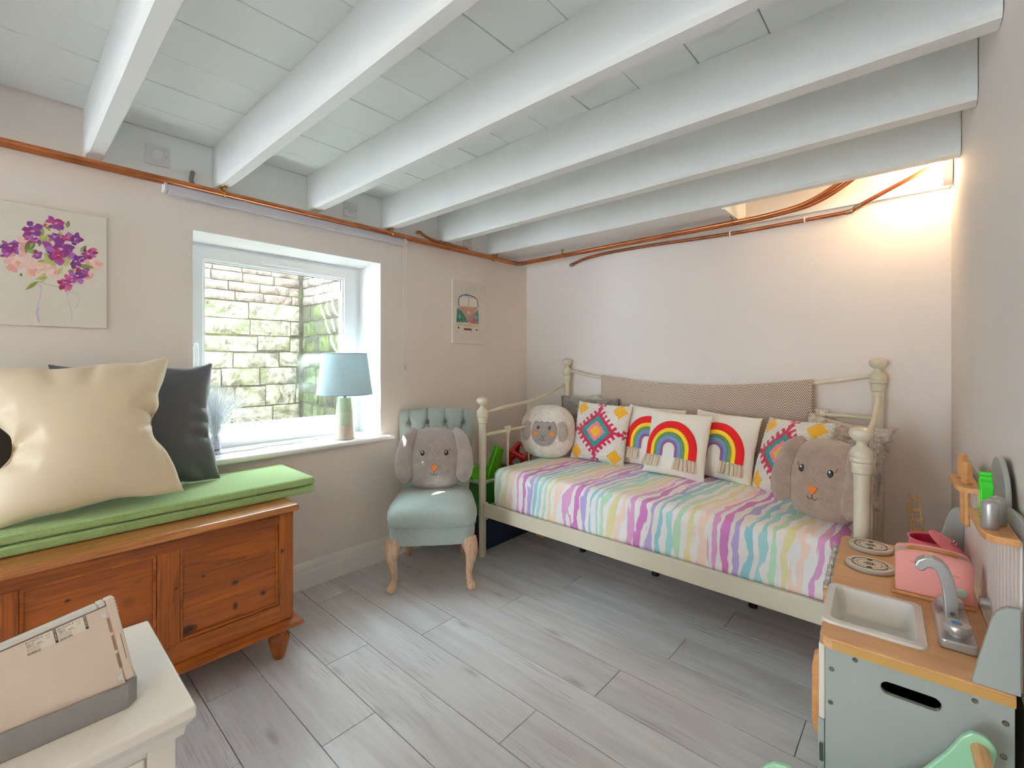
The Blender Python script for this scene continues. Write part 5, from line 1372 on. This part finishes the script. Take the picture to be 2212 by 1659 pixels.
rainbow('rainbow cushion in front, the middle one of the bed', (-1.085, 2.600, MT - 0.004), 17, -4, 1)
rainbow('rainbow cushion on the right, beside the tufted cushion', (-0.870, 2.715, MT - 0.004), 15, -8, 3)
bunny('taupe bunny face cushion at the right end of the bed', (-0.325, 2.335, MT - 0.006), 14, -24, m_bun2, 0.325, 0.345)
# crushed velvet cushions behind
def velvet(name, c1, c2):
    m, t, p = newmat(name)
    n = t.noise(t.coords('Object'), 16, 5, 0.7, 1.5); n2 = t.noise(t.coords('Object'), 60, 3, 0.6)
    t.link(t.ramp(t.math('ADD', t.math('MULTIPLY', n, 0.7), t.math('MULTIPLY', n2, 0.3)), [(0.38, lin(c1)), (0.58, lin(c2))]), p.inputs['Base Color'])
    p.inputs['Roughness'].default_value = 0.35; p.inputs['Sheen Weight'].default_value = 0.5
    t.link(t.bump(n, 0.6, 0.01), p.inputs['Normal']); return m
m_velv = velvet('silver_crushed_velvet', (132, 118, 108), (214, 204, 194)); m_velvd = velvet('charcoal_crushed_velvet', (86, 80, 76), (150, 142, 136))
t = cushion_thing('velvet_cushion', 'silver crushed velvet cushion behind the taupe bunny', (-0.335, 2.735, MT + 0.01), 14, -28, 'crushed velvet cushions', roll=4)
pillow(0.44, 0.385, 0.14, 44, 0.12, 0.5, 6, 0.014, 9)[0].build('cover', m_velv, t, smooth=True)
t = cushion_thing('velvet_cushion', 'dark grey crushed velvet cushion behind the sheep', (-1.80, 2.790, MT - 0.004), 10, 6, 'crushed velvet cushions')
pillow(0.46, 0.42, 0.13, 40, 0.06, 0.5, 7, 0.012, 9)[0].build('cover', m_velvd, t, smooth=True)

# ================================================================ toys beyond and under the bed
m_lime = mat('lime_plastic', (96, 196, 40), 0.35); m_lime_d = mat('green_plastic', (44, 130, 40), 0.4); m_red = mat('red_plastic', (196, 30, 34), 0.35)
m_clear = mat('cloudy_plastic', (196, 206, 190), 0.3); m_navy = mat('navy_plastic', (26, 38, 70), 0.45); m_block = wood('toy_wood', (196, 150, 90), (222, 182, 124), 0, 2.0)
tb = thing('storage_tub', 'green storage tub of toys between the chair and the daybed', 'tub', (-2.29, 2.30, 0.2205))
MB().ring(rrect(-2.455, -2.135, 2.09, 2.62, 0.03), rrect(-2.447, -2.143, 2.098, 2.612, 0.024), 0.225, 0.43).build('wall', m_lime_d, tb, bevel=0.001)
MB().prism(rrect(-2.455, -2.135, 2.09, 2.62, 0.03), 0.2205, 0.226).build('base', m_lime_d, tb)
MB().ring(rrect(-2.468, -2.120, 2.075, 2.633, 0.035), rrect(-2.449, -2.141, 2.096, 2.614, 0.024), 0.430, 0.448).build('rim', m_clear, tb, bevel=0.003)
gt = thing('toy_slide', 'bright lime green toy panel sticking out of the tub', 'toy', (-2.25, 2.2, 0.30))
MB().box(-0.012, 0.012, -0.075, 0.075, 0.0, 0.40, T(-2.25, 2.215, 0.25) @ RX(-24) @ RZ(20)).build('panel', m_lime, gt, bevel=0.006)
MB().box(-0.016, 0.016, -0.075, -0.05, 0.05, 0.402, T(-2.25, 2.215, 0.25) @ RX(-24) @ RZ(20)).build('raised_edge', m_lime, gt, bevel=0.004)
MB().lathe([(0.05, -0.012), (0.055, -0.006), (0.055, 0.006), (0.05, 0.012)], 24, M=T(-2.225, 2.125, 0.48) @ RY(80)).build('wheel', m_lime, gt, smooth=True)
rt = thing('toy_cage_ball', 'red plastic open-frame toy resting behind the bed side', 'toy', (-2.23, 2.58, 0.45))
M = T(-2.235, 2.585, 0.525) @ Euler((0.5, 0.4, 0.3)).to_matrix().to_4x4(); s = 0.066
for a in (-s, s):
    for axis in range(3):
        def pt(u, v, w): q = [0, 0, 0]; q[axis] = w; q[(axis + 1) % 3] = u; q[(axis + 2) % 3] = v; return tuple(q)
        outer = rrect(-s, s, -s, s, 0.012, 3); nI = len(outer); inner = [(x * 0.62, y * 0.62) for x, y in outer]
        vs_ = [pt(x, y, w) for w in (a * 0.92, a) for L in (outer, inner) for x, y in L]; fs = []
        for i in range(nI):
            j = (i + 1) % nI; fs += [(i, j, nI + j, nI + i), (2 * nI + i, 3 * nI + i, 3 * nI + j, 2 * nI + j), (i, 2 * nI + i, 2 * nI + j, j), (nI + i, nI + j, 3 * nI + j, 3 * nI + i)]
        mb = MB().add(vs_, fs, M); mb.box(*[-0.007 if k < 2 else q for k, q in enumerate((0, 0, -s * 0.6, s * 0.6, 0, 0))][:0] or (0, 0.0001, 0, 0.0001, 0, 0.0001), M)
        mb.build('face_frame', m_red, rt, bevel=0.002)
wb = MB().box(-0.03, 0.03, -0.045, 0.045, 0, 0.10, T(-2.33, 2.43, 0.44) @ RZ(25) @ RX(10)).build('toy_block', m_block, bevel=0.004)
tag(wb, 'wooden toy block poking up behind the lime green panel', 'toy')
nb = thing('toy_box', 'navy blue storage box on the floor at the left end of the bed', 'box', (-2.29, 2.35, 0))
MB().ring(rrect(-2.465, -2.12, 2.11, 2.60, 0.02), rrect(-2.457, -2.128, 2.118, 2.592, 0.016), 0.006, 0.22).build('wall', m_navy, nb)
MB().prism(rrect(-2.465, -2.12, 2.11, 2.60, 0.02), 0.0, 0.007).build('base', m_navy, nb)
for i, (x, y, z, r, c, lb) in enumerate(((-2.06, 2.60, 0.032, 0.032, (190, 150, 90), 'small tan toy ball'), (-2.00, 2.61, 0.026, 0.026, (200, 60, 50), 'small red toy ball'), (-1.95, 2.59, 0.028, 0.028, (90, 120, 60), 'small green toy ball'))):
    o = MB().ball((x, y, z), r, 14).build('toy_ball', mat('toy_ball_%d' % i, c, 0.5), smooth=True); tag(o, lb + ' under the bed near the navy box', 'toy')
rl = MB().tube([(-2.02, 2.535, 0.026), (-1.96, 2.515, 0.026)], 0.024, 18).build('toy_roller', m_block, smooth=True); tag(rl, 'pale wooden toy roller lying under the bed', 'toy')
# ================================================================ toy kitchen (local x = depth from the front, y = along the wall, away from camera)
KROT = R(3.01); KP = (-0.173, 1.24, 0.0)
KM = Matrix.Translation(KP) @ Matrix.Rotation(KROT, 4, 'Z')
def kthing(name, label, cat, x=0, y=0, z=0, group=None):
    """thing standing on the kitchen; its parts are given in kitchen coordinates"""
    t = thing(name, label, cat, tuple(KM @ Vector((x, y, z))), KROT, group, world=False); ORG[t] = Vector((x, y, z)); return t
m_kwood = wood('beech_worktop', (198, 148, 100), (212, 164, 116), 0, 1.0, 0.45, dark=(184, 134, 88), fine=1.4)
m_kedge = mat('worktop_edge', (190, 146, 80), 0.5, var=0.04)
m_kblue = mat('pale_blue_paint', (166, 171, 167), 0.5, var=0.015)
m_kwhite = mat('warm_white_paint', (232, 224, 214), 0.5, var=0.015)
m_kgroove = mat('beadboard_paint', (232, 224, 220), 0.55, var=0.015)
m_alu = mat('silver_toy_paint', (184, 184, 184), 0.34, 0.7, var=0.03, bump=0.05, bs=300)
m_oak = wood('beech_toy', (196, 138, 84), (214, 158, 102), 1, 2.0, 0.5, dark=(170, 116, 66))
K = thing('toy_kitchen', 'pale blue wooden toy kitchen with beech worktop against the right wall', 'toy kitchen', KP, KROT, world=False)
YN, YF, XB = -0.015, 0.742, 0.302
mb = MB()
r = 0.022
near = [(0.0 + r - r * math.cos(a), YN + r - r * math.sin(a)) for a in [math.pi / 2 * k / 6 for k in range(7)]]
poly = near + [(XB, YN), (XB, 0.2)]   # outline built as one polygon with the sink cut out of the front edge
poly = [(0.022, YN), (XB, YN), (XB, YF), (0.012, YF), (0.0, YF - 0.012), (0.0, 0.283), (0.181, 0.283), (0.181, 0.062), (0.0, 0.062), (0.0, YN + 0.022), (0.0065, YN + 0.0065)]
top = MB().prism(poly, 0.5955, 0.62).build('worktop', m_kwood, K, bevel=0.0035, bseg=3)
MB().box(0.024, XB - 0.001, YN - 0.0012, YN + 0.002, 0.5975, 0.6155).build('worktop_edge_band', m_kedge, top)
# near side panel with a hand slot
cx, cz = 0.155, 0.545
def ray_rect(a, x0, x1, z0, z1):
    dx, dz = math.cos(a), math.sin(a); tx = ((x1 - cx) / dx if dx > 1e-9 else (x0 - cx) / dx if dx < -1e-9 else 1e9); tz = ((z1 - cz) / dz if dz > 1e-9 else (z0 - cz) / dz if dz < -1e-9 else 1e9)
    k = min(tx, tz); return (cx + dx * k, cz + dz * k)
X0, X1, Z0, Z1 = 0.010, 0.302, 0.02, 0.595
angs = sorted([2 * math.pi * k / 60 for k in range(60)] + [math.atan2(z - cz, x - cx) % (2 * math.pi) for x in (X0, X1) for z in (Z0, Z1)])
outer = [ray_rect(a, X0, X1, Z0, Z1) for a in angs]
def stad(a, L=0.034, rr=0.0135):
    dx, dz = math.cos(a), math.sin(a)
    if abs(dz) > 1e-9 and abs(dx / dz) * rr <= L: k = rr / abs(dz); return (cx + dx * k, cz + dz * k)
    s = 1 if dx > 0 else -1; b = -s * L * dx; c_ = L * L - rr * rr; k = -b + math.sqrt(max(0, b * b - c_)); return (cx + dx * k, cz + dz * k)
inner = [stad(a) for a in angs]
side_ = MB().ring(outer, inner, 0.0, 0.012, plane='xz').build('side_panel', m_kblue, K, bevel=0.0012, angle=50)
MB().box(X0, X1, 0.716, 0.728, 0.02, 0.595).build('side_panel', m_kblue, K, bevel=0.001)
m_dark = mat('dark_interior', (26, 26, 28), 0.8)
MB().box(0.012, 0.300, 0.30, 0.306, 0.03, 0.594).build('divider', m_dark, K); MB().box(0.012, 0.30, 0.0125, 0.715, 0.02, 0.032).build('bottom_shelf', m_dark, K)
MB().box(0.292, 0.300, 0.0125, 0.715, 0.033, 0.56).build('rear_board', m_dark, K)
m_bolt = mat('bolt_steel', (150, 146, 140), 0.3, 1.0)
for x, z in ((0.064, 0.582), (0.022, 0.545), (0.020, 0.470), (0.249, 0.579), (0.290, 0.556), (0.287, 0.492)):
    b_ = MB().lathe([(0.0052, 0.0), (0.0050, 0.0016), (0.0038, 0.0028), (0.0024, 0.0028), (0.0024, 0.0012)], 14, M=T(x, 0.0, z) @ RX(90)).build('bolt', m_bolt, side_, smooth=True)
# front: white apron, blue doors, beech handle, knobs
MB().box(-0.002, 0.0098, 0.0, 0.060, 0.425, 0.595).build('apron', m_kwhite, K, bevel=0.003); MB().box(-0.002, 0.0098, 0.285, 0.728, 0.50, 0.595).build('apron', m_kwhite, K, bevel=0.003)
MB().box(-0.0015, 0.0098, 0.0605, 0.2845, 0.425, 0.56).build('apron', m_kwhite, K, bevel=0.003)
dr = MB().box(-0.004, 0.0085, 0.004, 0.30, 0.035, 0.422).build('door', m_kblue, K, bevel=0.002)
MB().box(-0.001, 0.006, -0.0015, 0.001, 0.33, 0.37).build('hinge', m_bolt, dr)
d2 = MB().box(-0.004, 0.0085, 0.308, 0.725, 0.035, 0.495).build('oven_door', m_kblue, K, bevel=0.002)
MB().prism([(-0.006, 0.33), (-0.020, 0.35), (-0.022, 0.37), (-0.022, 0.50), (-0.018, 0.525), (-0.0035, 0.535), (-0.0035, 0.33)], 0.07, 0.10, plane='xz').build('handle', m_oak, K, bevel=0.003)
MB().box(-0.018, -0.003, 0.30, 0.325, 0.555, 0.592).build('wood_block', m_oak, K, bevel=0.003)
for k in range(6):
    y = 0.345 + 0.068 * k; MB().lathe([(0.010, 0.0), (0.010, 0.006), (0.019, 0.007), (0.0195, 0.016), (0.016, 0.018)], 22, M=T(-0.003, y, 0.583) @ RY(-90)).build('control_knob', m_alu, K, smooth=True)
# hob rings
m_hob = mat('hob_silver', (190, 188, 184), 0.35, 0.5, var=0.03); m_print = mat('hob_print_ground', (224, 212, 196), 0.6); m_hink = mat('hob_print_ink', (58, 46, 30), 0.6)
for y in (0.655, 0.480):
    hx, hz = 0.082, 0.6205
    hr = MB().lathe([(0.057, 0.0), (0.0595, 0.002), (0.0595, 0.008), (0.057, 0.0105), (0.05, 0.0108)], 44, c=(hx, y, hz)).build('hob_ring', m_hob, K, smooth=True)
    MB().lathe([(0.0565, 0.0106), (0.056, 0.0114)], 44, c=(hx, y, hz)).build('hob_print', m_print, hr)
    mb = MB(); zz = hz + 0.0116
    def arc(r0, r1, a0, a1, n=14):
        vs_ = []; fs = []
        for i in range(n + 1):
            a = R(a0 + (a1 - a0) * i / n)
            for rr in (r0, r1): vs_.append((hx + rr * math.cos(a), y + rr * math.sin(a), zz))
        for i in range(n): fs.append((2 * i, 2 * i + 1, 2 * i + 3, 2 * i + 2))
        mb.add(vs_, fs)
    for a0, a1 in ((8, 80), (100, 172), (188, 260), (280, 352)): arc(0.040, 0.045, a0, a1); arc(0.029, 0.0308, a0, a1)
    arc(0.0125, 0.0145, 0, 360, 28)
    for a in range(0, 360, 45): mb.lathe([(0.0032, 0), (0.0030, 0.0001)], 8, c=(hx + 0.0075 * math.cos(R(a)), y + 0.0075 * math.sin(R(a)), zz))
    mb.lathe([(0.003, 0), (0.0028, 0.0001)], 8, c=(hx, y, zz))
    for a in (90, 270):
        ca, sa = math.cos(R(a)), math.sin(R(a)); q = [(0.024, 0.004), (0.041, 0.009), (0.041, -0.009), (0.024, -0.004)]
        mb.add([(hx + u * ca - w * sa, y + u * sa + w * ca, zz + 0.0001) for u, w in q], [(0, 1, 2, 3)])
    for a in (0, 180):
        ca, sa = math.cos(R(a)), math.sin(R(a)); q = [(0.026, 0.0012), (0.052, 0.0022), (0.052, -0.0022), (0.026, -0.0012)]
        mb.add([(hx + u * ca - w * sa, y + u * sa + w * ca, zz + 0.0001) for u, w in q], [(0, 1, 2, 3)])
    mb.build('hob_pattern', m_hink, hr)
# sink
m_sink = mat('sink_plastic', (222, 222, 220), 0.28, var=0.01)
def sink():
    o1, o2 = rrect(-0.004, 0.188, 0.055, 0.290, 0.022, 6), rrect(-0.002, 0.186, 0.057, 0.288, 0.020, 6)
    i1, i2, i3, i4 = rrect(0.013, 0.171, 0.072, 0.273, 0.018, 6), rrect(0.017, 0.167, 0.076, 0.269, 0.018, 6), rrect(0.022, 0.162, 0.081, 0.264, 0.016, 6), rrect(0.028, 0.156, 0.087, 0.258, 0.012, 6)
    lv = [(o1, 0.612), (o1, 0.620), (o2, 0.6255), (i1, 0.6265), (i2, 0.621), (i3, 0.566), (i4, 0.560)]; n = len(o1); vs_ = [(a, b, z) for L, z in lv for a, b in L]; fs = []
    for i in range(len(lv) - 1):
        for k in range(n): k2 = (k + 1) % n; fs.append((i * n + k, i * n + k2, (i + 1) * n + k2, (i + 1) * n + k))
    fs.append(tuple((len(lv) - 1) * n + k for k in range(n)))
    s = MB().add(vs_, fs).build('sink', m_sink, K, smooth=True)
    MB().lathe([(0.006, 0), (0.0055, 0.001)], 12, c=(0.145, 0.105, 0.5605)).build('drain', m_oak, s)
sink()
# tap
tp = MB().prism(rrect(0.205, 0.266, 0.094, 0.300, 0.010), 0.6205, 0.641).build('tap_plate', m_alu, K, bevel=0.004, bseg=3)
prof = [(0.222, 0.642), (0.246, 0.642), (0.243, 0.70), (0.238, 0.735), (0.229, 0.760), (0.217, 0.774), (0.202, 0.780), (0.187, 0.777), (0.175, 0.768), (0.170, 0.756), (0.172, 0.746), (0.180, 0.743), (0.187, 0.746), (0.192, 0.753), (0.199, 0.7555), (0.2055, 0.752), (0.211, 0.742), (0.217, 0.715), (0.220, 0.68)]
MB().prism(prof, 0.184, 0.212, plane='xz').build('tap_spout', m_alu, K, bevel=0.0035, bseg=3, angle=40)
MB().lathe([(0.0045, 0), (0.004, 0.001)], 12, M=T(0.234, 0.1838, 0.662) @ RX(90)).build('tap_bolt', m_bolt, K)
m_bluedot = mat('blue_dot', (60, 130, 190), 0.5); m_reddot = mat('red_dot', (190, 60, 60), 0.5)
for y, md in ((0.128, m_bluedot), (0.262, m_reddot)):
    kn = MB().lathe([(0.0155, 0.6415), (0.0155, 0.650), (0.0235, 0.651), (0.0245, 0.654), (0.0245, 0.664), (0.0225, 0.667)], 30, c=(0.236, y, 0)).build('tap_knob', m_alu, K, smooth=True)
    MB().lathe([(0.009, 0.667), (0.0088, 0.6675)], 20, c=(0.236, y, 0)).build('knob_dot', md, kn)
# back panel: beadboard with an arch, side fins, shelves
arch = []
for k in range(25):
    a = math.pi * k / 24; arch.append((0.245 - 0.095 * math.cos(a) * 1.0, 0.928 + 0.090 * math.sin(a)))
bp_ = [(-0.072, 0.60), (YF - 0.005, 0.60), (YF - 0.005, 0.90), (YF - 0.02, 0.925), (YF - 0.045, 0.932)] + [(a, b) for a, b in arch[::-1]] + [(0.06, 0.936), (0.0, 0.932), (-0.035, 0.922), (-0.060, 0.898), (-0.072, 0.86)]
MB().prism(bp_, 0.3125, 0.3215, plane='yz').build('back_panel', m_kblue, K, bevel=0.002)
kk = 0; y = 0.0
while y < 0.725:
    MB().box(0.3085, 0.3122, y + 0.0008, min(y + 0.0335, 0.725), 0.6205, 0.900).build('bead_board', m_kgroove, K, bevel=0.0012, bseg=1); y += 0.0345
MB().box(0.300, 0.308, 0.012, 0.725, 0.6202, 0.629).build('back_strip', m_kwhite, K, bevel=0.001)
def fin(y0, y1, label=None):
    pts = [(0.243, 0.6203), (0.2445, 0.630), (0.270, 0.748), (0.275, 0.763), (0.283, 0.774), (0.292, 0.779), (0.3075, 0.780), (0.3075, 0.6203)]
    MB().prism(pts, y0, y1, plane='xz').build('side_fin', m_kblue, K, bevel=0.002)
fin(-0.0145, -0.003); fin(0.722, 0.736)
for (a, b, zt) in ((-0.008, 0.205, 0.905), (0.388, 0.565, 0.911)):
    pts = [(0.3082, a), (0.3082, b), (0.262, b - 0.004), (0.2595, b - 0.012), (0.2595, a + 0.040), (0.264, a + 0.012), (0.275, a + 0.002), (0.290, a)]
    sf = MB().prism(pts, zt - 0.014, zt).build('shelf', m_oak, K, bevel=0.002)
MB().prism([(0.3082 - 0.018 * math.cos(a), 0.889 - 0.020 * math.sin(a)) for a in [math.pi / 2 * k / 6 for k in range(7)]] + [(0.3082, 0.889)], 0.085, 0.093, plane='xz').build('shelf_bracket', m_kblue, K, bevel=0.001)
MB().tube([(0.3083, 0.30, 0.661), (0.290, 0.30, 0.661)], 0.012, 18).build('peg', m_alu, K, smooth=True)
# small things on the kitchen
t = kthing('toy_bottle', 'bright green wooden toy soap bottle on the near shelf', 'toy', 0.285, 0.175, 0.9055)
m_gbot = mat('neon_green', (40, 190, 30), 0.4, var=0.02); m_gyel = mat('lime_label', (196, 220, 120), 0.6)
MB().prism([(0.163, 0.9055), (0.197, 0.9055), (0.199, 0.93), (0.199, 0.960), (0.194, 0.972), (0.188, 0.977), (0.188, 0.984), (0.184, 0.985), (0.184, 0.992), (0.176, 0.992), (0.176, 0.985), (0.172, 0.984), (0.172, 0.977), (0.166, 0.972), (0.161, 0.960), (0.161, 0.93)], 0.276, 0.296, plane='yz').build('body', m_gbot, t, bevel=0.002)
MB().prism(rrect(0.167, 0.193, 0.915, 0.950, 0.008), 0.2752, 0.2762, plane='yz').build('label_sticker', m_gyel, t)
for i, (y, x, lb) in enumerate(((0.045, 0.275, 'silver toy salt shaker, the nearer of the pair on the shelf'), (0.085, 0.291, 'silver toy pepper shaker, the farther of the pair on the shelf'))):
    t = kthing('toy_shaker', lb, 'toy', x, y, 0.9055, 'silver toy shakers')
    MB().lathe([(0.0125, 0.9055), (0.0132, 0.9065), (0.0132, 0.947), (0.0125, 0.954), (0.0100, 0.959), (0.0050, 0.9615), (0.001, 0.962)], 26, c=(x, y, 0)).build('body', m_alu, t, smooth=True)
    MB().lathe([(0.0018, 0), (0.0015, 0.0006)], 8, M=T(x - 0.0131, y, 0.925) @ RY(-90)).build('letter_dot', m_dark, t)
    mb = MB()
    for dx, dy in ((0, 0.004), (0.004, -0.002), (-0.004, -0.002)): mb.lathe([(0.001, 0.9610), (0.0009, 0.9616)], 6, c=(x + dx, y + dy, 0))
    mb.build('pour_holes', m_dark, t)
for i, (y, zt, lb) in enumerate(((0.520, 0.978, 'beech toy utensil in the far shelf, farther of two'), (0.440, 0.968, 'beech toy utensil in the far shelf, nearer of two'))):
    t = kthing('toy_utensil', lb, 'toy', 0.284, y, 0.9115, 'beech toy utensils')
    M_ = T(0.284, y, 0.9115) @ RZ(35)
    MB().prism([(-0.009, 0.0), (0.009, 0.0), (0.0075, zt - 0.9115 - 0.008), (0.004, zt - 0.9115), (-0.004, zt - 0.9115), (-0.0075, zt - 0.9115 - 0.008)], -0.008, 0.008, M_, plane='xz').build('head', m_oak, t, bevel=0.002)
    MB().tube([(0.284, y, 0.8965), (0.284, y, 0.80 - 0.012 * (1 - i))], 0.0062, 12).build('handle', m_oak, t, smooth=True)
# toaster
m_pink = mat('pink_paint', (226, 152, 146), 0.45, var=0.015); m_mint = mat('mint_paint', (176, 206, 192), 0.45, var=0.015)
t = kthing('toy_toaster', 'pink wooden toy toaster on the worktop behind the tap', 'toy', 0.21, 0.37, 0.6205)
MB().box(0.130, 0.290, 0.331, 0.408, 0.6206, 0.630).build('base', m_oak, t, bevel=0.003)
topz = [(0.138, 0.6302), (0.286, 0.6302), (0.286, 0.725), (0.280, 0.734)] + [(0.275 - 0.13 * k / 10, 0.735 + 0.007 * math.sin(math.pi * k / 10)) for k in range(11)] + [(0.138, 0.727)]
for y0, y1 in ((0.335, 0.354), (0.386, 0.405)): MB().prism(topz, y0, y1, plane='xz').build('side', m_pink, t, bevel=0.0035, bseg=3)
for y0, y1 in ((0.3545, 0.362), (0.378, 0.3855)): MB().prism([(0.139, 0.6302), (0.285, 0.6302), (0.285, 0.726), (0.212, 0.738), (0.139, 0.728)], y0, y1, plane='xz').build('mint_layer', m_mint, t, bevel=0.0015)
for x0, x1 in ((0.139, 0.158), (0.266, 0.285)): MB().box(x0, x1, 0.3622, 0.3778, 0.6302, 0.727).build('mint_end', m_mint, t, bevel=0.001)
MB().lathe([(0.0105, 0), (0.0105, 0.003), (0.009, 0.0045)], 22, M=T(0.263, 0.3345, 0.658) @ RX(90)).build('dial', m_mint, t, smooth=True)
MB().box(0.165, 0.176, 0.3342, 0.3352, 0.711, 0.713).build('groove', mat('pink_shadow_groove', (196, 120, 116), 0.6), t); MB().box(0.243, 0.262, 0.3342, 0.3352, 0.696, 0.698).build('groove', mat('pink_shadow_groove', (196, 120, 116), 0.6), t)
ts = MB().prism([(0.162, 0.6320), (0.260, 0.6320), (0.260, 0.738), (0.250, 0.744), (0.232, 0.740), (0.211, 0.742), (0.190, 0.740), (0.172, 0.744), (0.162, 0.738)], 0.3640, 0.3760, M=KM, plane='xz').build('toy_toast', wood('toast', (190, 128, 60), (206, 148, 76), 0, 2), bevel=0.002)
tag(ts, 'wooden slice of toy toast standing in the pink toaster', 'toy')
# saucepan with lid
m_pan = mat('pink_metal', (214, 96, 116), 0.35, var=0.02); m_panin = mat('dark_pink_enamel', (190, 50, 82), 0.35)
t = kthing('toy_saucepan', 'pink metal toy saucepan at the far end of the worktop', 'toy', 0.228, 0.640, 0.6205)
pr = [(0.047, 0.6205), (0.050, 0.622), (0.053, 0.690), (0.0565, 0.6925), (0.0570, 0.6935), (0.0525, 0.6935)]
mb = MB(); mb.lathe([(0.002, 0.6205)] + pr, 40, c=(0.228, 0.640, 0)); mb.f = mb.f[:-1]; mb.build('pan', m_pan, t, smooth=True)
mb = MB(); mb.lathe([(0.0525, 0.6933), (0.0495, 0.6908), (0.047, 0.6245), (0.002, 0.6235)], 40, c=(0.228, 0.640, 0)); mb.f = mb.f[:-2]; mb.build('pan_inside', m_panin, t, smooth=True)
MB().lathe([(0.002, 0), (0.0018, 0.001)], 8, M=T(0.250, 0.6835, 0.683) @ RX(90)).build('rivet', m_bolt, t)
t = kthing('toy_pan_lid', 'pink toy pan lid leaning on the saucepan rim', 'toy', 0.265, 0.62, 0.70)
ML = T(0.262, 0.612, 0.688) @ RZ(-12) @ RY(40)
MB().lathe([(0.001, -0.0005), (0.050, -0.0005), (0.0535, 0.0), (0.0535, 0.002), (0.050, 0.004), (0.030, 0.009), (0.008, 0.011), (0.001, 0.011)], 40, M=ML).build('disc', mat('rose_pink', (226, 120, 132), 0.4), t, smooth=True)
MB().lathe([(0.0025, 0.011), (0.0025, 0.020), (0.004, 0.021), (0.004, 0.026), (0.002, 0.027)], 12, M=ML).build('knob', m_chrome, t, smooth=True)
# ladder-like wooden toy standing behind the kitchen
lt = thing('wooden_toy_ladder', 'slim wooden toy ladder leaning behind the kitchen by the bed', 'toy', (-0.02, 2.68, 0))
MLd = T(0.035, 2.665, 0.0) @ RY(-5.5) @ RX(-3)
for x0, x1 in ((-0.0185, -0.011), (0.011, 0.0185)): MB().box(x0, x1, -0.006, 0.006, 0, 0.655, MLd).build('rail', m_block, lt, bevel=0.001)
for k in range(15): MB().box(-0.011, 0.011, -0.006, 0.006, 0.028 + 0.042 * k, 0.043 + 0.042 * k, MLd).build('rung', m_block, lt)
MB().box(-0.027, -0.019, -0.006, 0.012, 0, 0.60, MLd).build('side_bar', m_block, lt, bevel=0.001)
# mint push cart in front of the kitchen
m_cart = mat('mint_cart_paint', (158, 208, 172), 0.35, var=0.02, coat=0.2)
ct = thing('toy_push_cart', 'mint green toy push cart with a wooden handle, bottom right', 'toy', (-0.05, 1.0, 0), KROT, world=False)
ORG[ct] = Vector((0, 0, 0)); ct.location = tuple(KM @ Vector((0.05, -0.06, 0)))
def cp(t_, z): return (t_ - 0.05, z)
pts = [cp(0.237, 0.553)] + [cp(0.246 + 0.024 * math.sin(a), 0.530 + 0.024 * math.cos(a)) for a in [R(-10 + 120 * k / 8) for k in range(9)]] + [cp(0.262, 0.48), cp(0.250, 0.30), cp(0.245, 0.06), cp(-0.10, 0.06), cp(-0.115, 0.20), cp(-0.112, 0.285), cp(-0.100, 0.305), cp(-0.080, 0.322), cp(-0.062, 0.327), cp(-0.045, 0.326), cp(-0.028, 0.318), cp(0.0, 0.312), cp(0.06, 0.335), cp(0.12, 0.390), cp(0.173, 0.449), cp(0.205, 0.500), cp(0.225, 0.540)]
MB().prism(pts, -0.006, 0.006, plane='xz').build('side_panel', m_cart, ct, bevel=0.003)
MB().prism(pts, -0.346, -0.334, plane='xz').build('side_panel', m_cart, ct, bevel=0.003)
MB().tube([(0.198, 0.004, 0.527), (0.198, -0.36, 0.527)], 0.0125, 20).build('handle', wood('cart_dowel', (206, 158, 104), (222, 178, 126), 1, 2.0, 0.5), ct, smooth=True)
MB().box(-0.14, 0.19, -0.334, -0.006, 0.07, 0.082).build('tray', m_cart, ct, bevel=0.002)
for x in (-0.10, 0.15):
    for y in (0.012, -0.352): MB().lathe([(0.045, -0.006), (0.048, -0.003), (0.048, 0.003), (0.045, 0.006)], 28, M=T(x, y, 0.048) @ RX(90)).build('wheel', m_oak, ct, smooth=True)
